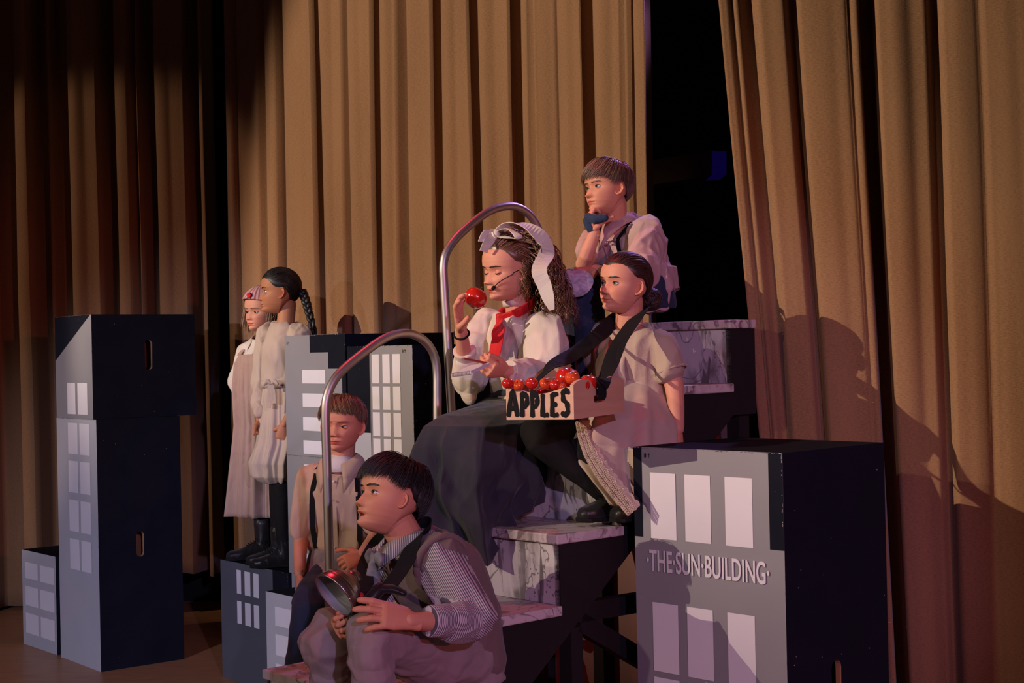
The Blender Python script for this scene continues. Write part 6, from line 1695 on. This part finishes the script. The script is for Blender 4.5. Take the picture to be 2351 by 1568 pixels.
# ---------------------------------------------------------------- 6 and 7. the two girls standing on the slate block
def braid_girl():
    az = 78; fw, lf = facing(az), leftof(az); Yb = 6.86; zt = .557
    root = person('person in profile with a long dark braid and cream dress tied at the waist', at(634, 1290, Yb))
    h = .205; HM = head_matrix(at(640, 668, Yb), 76, 2, 2)
    pel = at(650, 965, Yb); wai = at(648, 882, Yb); che = at(650, 800, Yb); nk = at(655, 732, Yb)
    shL = at(690, 768, Yb - .13); elL = at(712, 860, Yb - .10); wrL = at(652, 975, Yb - .14)
    shR = at(616, 768, Yb + .13); elR = at(600, 880, Yb + .12); wrR = at(596, 965, Yb + .0)
    T = torso_rings(pel, wai, che, nk, lf, w=(.112, .098, .112, .086), d=(.080, .070, .080, .050))
    ftL, ftR = at(652, 1262, Yb - .05), at(640, 1255, Yb + .05)
    ftL.z = ftR.z = zt + .065
    def limbs(b):
        loft(b, grow(T, -.022), 24)
        rtube(b, [nk - UP * .03, HM @ V(0, -.04, -.06)], [.041, .041])
        rtube(b, [shL - lf*.02, elL, wrL], [.034, .027, .018]); rtube(b, [shR + lf*.02, elR, wrR], [.034, .027, .018])
        for s_, ft in ((1, ftL), (-1, ftR)): rtube(b, [pel + lf * .05 * s_, (pel + ft) / 2 + lf * .045 * s_ + fw * .01, ft], [.05, .036, .024])
    hR, hL = MB(), MB()
    tR = hand(hR, wrR, V(-.15, -.1, -1), V(.5, -.3, 0), V(-.9, -.2, 0), .80, [(85, 95, 60)] * 4, spread=(3, 1, -1, -3))
    tL = hand(hL, wrL, V(-.2, 0, -1), V(-.1, .9, 0), V(-.9, .0, 0), .80, [(85, 95, 60)] * 4, spread=(3, 1, -1, -3))
    make_body(root, skins['tan'], HM, h, {'cheek': 1.0, 'lip': (.80, .45, .45), 'nose': .95}, limbs, [(hR, tR), (hL, tL)], hm['black'], M['iris_brown'], (0, 1, 0), vox=.005)
    for s_, ft in ((1, ftL), (-1, ftR)):
        b = MB(); rtube(b, [pel + lf * .05 * s_, (pel + ft) / 2 + lf * .045 * s_ + fw * .01, ft + UP*.03, ft], [.06, .044, .034, .034]); garment('stocking', b, M['leggings'], root, .007, 3)
    for ft in (ftL, ftR): shoe('boot', ft, V((ft + fw * .15).x, (ft + fw * .15).y, zt + .006), M['hardleather'], root, shaft=.09)
    b = MB(); Tg = grow(T, .016); loft(b, Tg[2:5] + [(Tg[5][0] - UP * .018, Tg[5][1] * 1.35, Tg[5][2] * 1.35)], 30, 2.2)
    rtube(b, [shL - lf * .03, shL, shL.lerp(elL, .5), elL], [.050, .056, .056, .045]); rtube(b, [shR + lf * .03, shR, shR.lerp(elR, .5), elR, wrR + UP * .04], [.048, .052, .050, .042, .032])
    garment('bodice', b, M['cream'], root, .0062, 4, wr=folds(10, seed=66, axis=(0, 0, 1)), amp=.012)
    hemc = at(640, 1090, Yb)
    L_ = [(wai + UP * .01, lf * .108, fw * .082, .002), (pel, lf * .13, fw * .105, .006), (pel - UP * .10, lf * .155, fw * .125, .010), (hemc + UP * .06, lf * .170, fw * .130, .012), (hemc, lf * .160, fw * .122, .012), (hemc - UP * .03, lf * .115, fw * .075, .008)]
    ring_garment('skirt', L_, M['cream'], root, n=200, seed=14, sharp=True, waves=[(11, 1, .3), (19, .6, 1), (5, .6, 2)], rows_per=14)
    b = MB(); b.tube([wai + UP * .022, wai - UP * .012], [(.120, .096), (.124, .100)], 40, up=lf); o = b.build('waist_sash', [M['cream']], root, True)
    c = at(622, 880, Yb - .16)
    for sx, sz in ((-1, .35), (1, .25)):
        rtube(b2 := MB(), [c, c + V(.016 * sx, 0, .012 * sz + .004), c + V(.030 * sx, -.004, -.004)], [(.007, .005), (.012, .006), (.007, .005)]); b2.build('sash_loop', [M['cream']], o, True)
    ribbon('sash_tail', [c, c + V(-.006, -.006, -.05), c + V(-.012, -.01, -.11)], .022, M['cream'], o, side=V(1, 0, .1)); ribbon('sash_tail', [c, c + V(.010, -.006, -.04), c + V(.012, -.01, -.09)], .020, M['cream'], o, side=V(1, 0, .1))
    H = Hair(HM, h, 61)
    rt = [(0, 24), (25, 22), (48, 12), (66, 0), (82, -3), (96, -2), (106, -16), (120, -44), (180, -54)]
    H.cap(rt, .014)
    def fld(d): return Vector((d.x * .1, -1, .55 * d.y + .1)) if d.y > -.15 else Vector((-d.x * .5, -.5, -.7))
    H.field(1100, [(a, e - 2) for a, e in rt], [(0, -60), (180, -58)], fld, off=(.010, .028), steps=20, ds=.11, r=.0013, wob=.02)
    # braid hanging down the back
    path = [HM @ Vector((0, -.49 * h, .0)), at(694, 668, Yb), at(702, 690, Yb - .02), at(708, 712, Yb - .03), at(716, 742, Yb - .04), at(726, 790, Yb - .06)]
    P_ = []
    for i in range(len(path) - 1):
        for k in range(10): P_.append(path[i].lerp(path[i+1], k / 10))
    for ph in (0, 1, 2):
        pts = []
        for i, p in enumerate(P_):
            t = i / len(P_); a = ph * 2.094 + i * .42
            pts.append(p + V(math.sin(a) * .013, math.sin(2 * a) * .008, 0) * (1 - .3 * t))
        H.strand(pts, .0115, 8, local=False, taper=.6, val=.2)
    H.build('hair', hm['black'], root)
braid_girl()
def cap_girl():
    az = 38; fw, lf = facing(az), leftof(az); Yb = 7.16; zt = .557
    root = person('person behind the braided girl, in a striped knit cap with red flower and beige pinafore', at(590, 1240, Yb))
    h = .198; HM = head_matrix(at(600, 712, Yb), 40, -2, -2)
    pel = at(598, 975, Yb); wai = at(595, 895, Yb); che = at(596, 830, Yb); nk = at(606, 776, Yb)
    shR = at(566, 806, Yb + .02); elR = at(547, 880, Yb + .02); wrR = at(566, 945, Yb + .02)
    shL = at(640, 806, Yb - .06); elL = at(652, 890, Yb - .06); wrL = at(640, 950, Yb - .12)
    T = torso_rings(pel, wai, che, nk, lf, w=(.110, .098, .108, .084), d=(.078, .070, .076, .050))
    ftR, ftL = at(602, 1230, Yb - .06), at(625, 1235, Yb); ftL.z = ftR.z = zt + .07
    def limbs(b):
        loft(b, grow(T, -.022), 24)
        rtube(b, [nk - UP * .03, HM @ V(0, -.03, -.06)], [.040, .040])
        rtube(b, [shL - lf*.02, elL, wrL], [.034, .027, .018]); rtube(b, [shR + lf*.02, elR, wrR], [.034, .027, .018])
        for s_, ft in ((1, ftL), (-1, ftR)): rtube(b, [pel + lf * .05 * s_, (pel + ft) / 2, ft], [.05, .036, .024])
    hR, hL = MB(), MB()
    tR = hand(hR, wrR, V(.35, -.2, -1), V(1, 0, 0), V(0, -1, 0), .78, [(20, 40, 20)] * 4)
    tL = hand(hL, wrL, V(0, -.2, -1), V(-.5, .5, 0), V(-.9, 0, 0), .78, [(20, 40, 20)] * 4)
    make_body(root, skins['fair'], HM, h, {'cheek': 1.1, 'lip': (.82, .46, .46), 'nose': .85, 'eye_open': .9}, limbs, [(hR, tR), (hL, tL)], hm['blond'], M['iris_brown'], (0, 1, -.05), vox=.005)
    for s_, ft in ((1, ftL), (-1, ftR)):
        b = MB(); rtube(b, [(pel + ft) / 2, ft + UP*.03, ft], [.046, .036, .036]); garment('stocking', b, M['leggings'], root, .007, 3)
        shoe('boot', ft, V((ft + facing(70) * .17).x, (ft + facing(70) * .17).y, zt + .006), M['hardleather'], root, shaft=.10)
    b = MB(); Tg = grow(T, .014); loft(b, Tg[2:5] + [(Tg[5][0] - UP * .012, Tg[5][1] * 1.25, Tg[5][2] * 1.25)], 30, 2.2)
    rtube(b, [shR + lf * .03, shR, shR.lerp(elR, .6), elR, wrR + UP * .02], [.046, .050, .050, .046, .032]); rtube(b, [shL - lf * .03, shL, shL.lerp(elL, .6), elL, wrL], [.046, .050, .050, .044, .030])
    garment('blouse', b, M['blouse'], root, .0062, 4, wr=folds(10, seed=76, axis=(0, 0, 1)), amp=.012)
    collar(root, M['blouse'], nk + UP * .004, lf, fw, .050, .06, .8, .03)
    hem = at(596, 1182, Yb)
    L_ = [(che + UP * .035, lf * .085, fw * .098, .001), (che - UP*.01, lf * .126, fw * .106, .006), (wai, lf * .130, fw * .108, .009), (pel, lf * .130, fw * .105, .011), (pel.lerp(hem, .5), lf * .150, fw * .12, .012), (hem, lf * .165, fw * .13, .014)]
    ring_garment('pinafore', L_, M['pinkbeige'], root, n=200, seed=24, sharp=True, waves=[(12, 1, .3), (18, .6, 1), (5, .6, 2)])
    for sg in (-1, 1):
        ribbon('pinafore_strap', [che + lf * (sg * .05) + fw * .088 + UP * .03, nk + lf * (sg * .055) + fw * .02 - UP * .008, che + lf * (sg * .05) - fw * .07 + UP * .03], .024, M['pinkbeige'], root, side=lf)
    H = Hair(HM, h, 71)
    rt = [(0, 30), (25, 30), (48, 26), (68, 14), (82, 6), (96, 0), (108, -12), (125, -34), (180, -44)]
    H.cap(rt, .02); rnd = random.Random(8)
    for i in range(420):
        a_ = rnd.choice((-1, 1)) * rnd.uniform(62, 180); el = rnd.uniform(-20, 25)
        d = V(math.sin(R(a_)) * math.cos(R(el)), math.cos(R(a_)) * math.cos(R(el)), math.sin(R(el))); c = HM @ H.pos(d, .03); o_ = (HM.to_3x3() @ d).normalized()
        pts = [HM @ H.pos(d, .0)]; L = rnd.uniform(.10, .15); v = (o_ * .35 + V(0, 0, -1)).normalized()
        for k in range(10): v = (v + V(rnd.uniform(-.1, .1), rnd.uniform(-.1, .1), -.25)).normalized(); c = c + v * L / 10; pts.append(c)
        H.strand(pts, .0016, 4, local=False)
    H.build('hair', hm['blond'], root)
    # knitted cap with a flower
    b = MB(); n = 60; vs = []; rows = 16; Rm = HM.to_3x3()
    for j in range(rows + 1):
        el = lerp(8, 90, j / rows)
        for k in range(n):
            a_ = 360 * k / n; tilt = 14 * math.cos(R(a_)); e_ = el + tilt * (1 - j / rows)
            d = V(math.sin(R(a_)) * math.cos(R(e_)), math.cos(R(a_)) * math.cos(R(e_)), math.sin(R(e_))); vs.append(HM @ H.pos(d, .070 + .006 * math.cos(R(a_) * 15)))
    b.add(vs, [(j*n+k, j*n+(k+1) % n, (j+1)*n+(k+1) % n, (j+1)*n+k) for j in range(rows) for k in range(n)])
    cp = b.build('knit_cap', [M['knitstripe']], root, True); s = cp.modifiers.new('t', 'SOLIDIFY'); s.thickness = .004
    cI = HM.inverted(); set_stripe(cp, lambda p: math.degrees(math.atan2((cI @ Vector(p)).x, (cI @ Vector(p)).y + .04 * h)) / 12)
    fc = HM @ H.pos(V(math.sin(R(-12)) * math.cos(R(30)), math.cos(R(-12)) * math.cos(R(30)), math.sin(R(30))), .11)
    b = MB()
    for k in range(6):
        a_ = k * math.pi / 3; o_ = Rm @ V(math.cos(a_) * .009, .002, math.sin(a_) * .009); rtube(b, [fc, fc + o_], [.0065, .0065], 10)
    b.build('flower', [M['red_silk']], cp, True)
cap_girl()
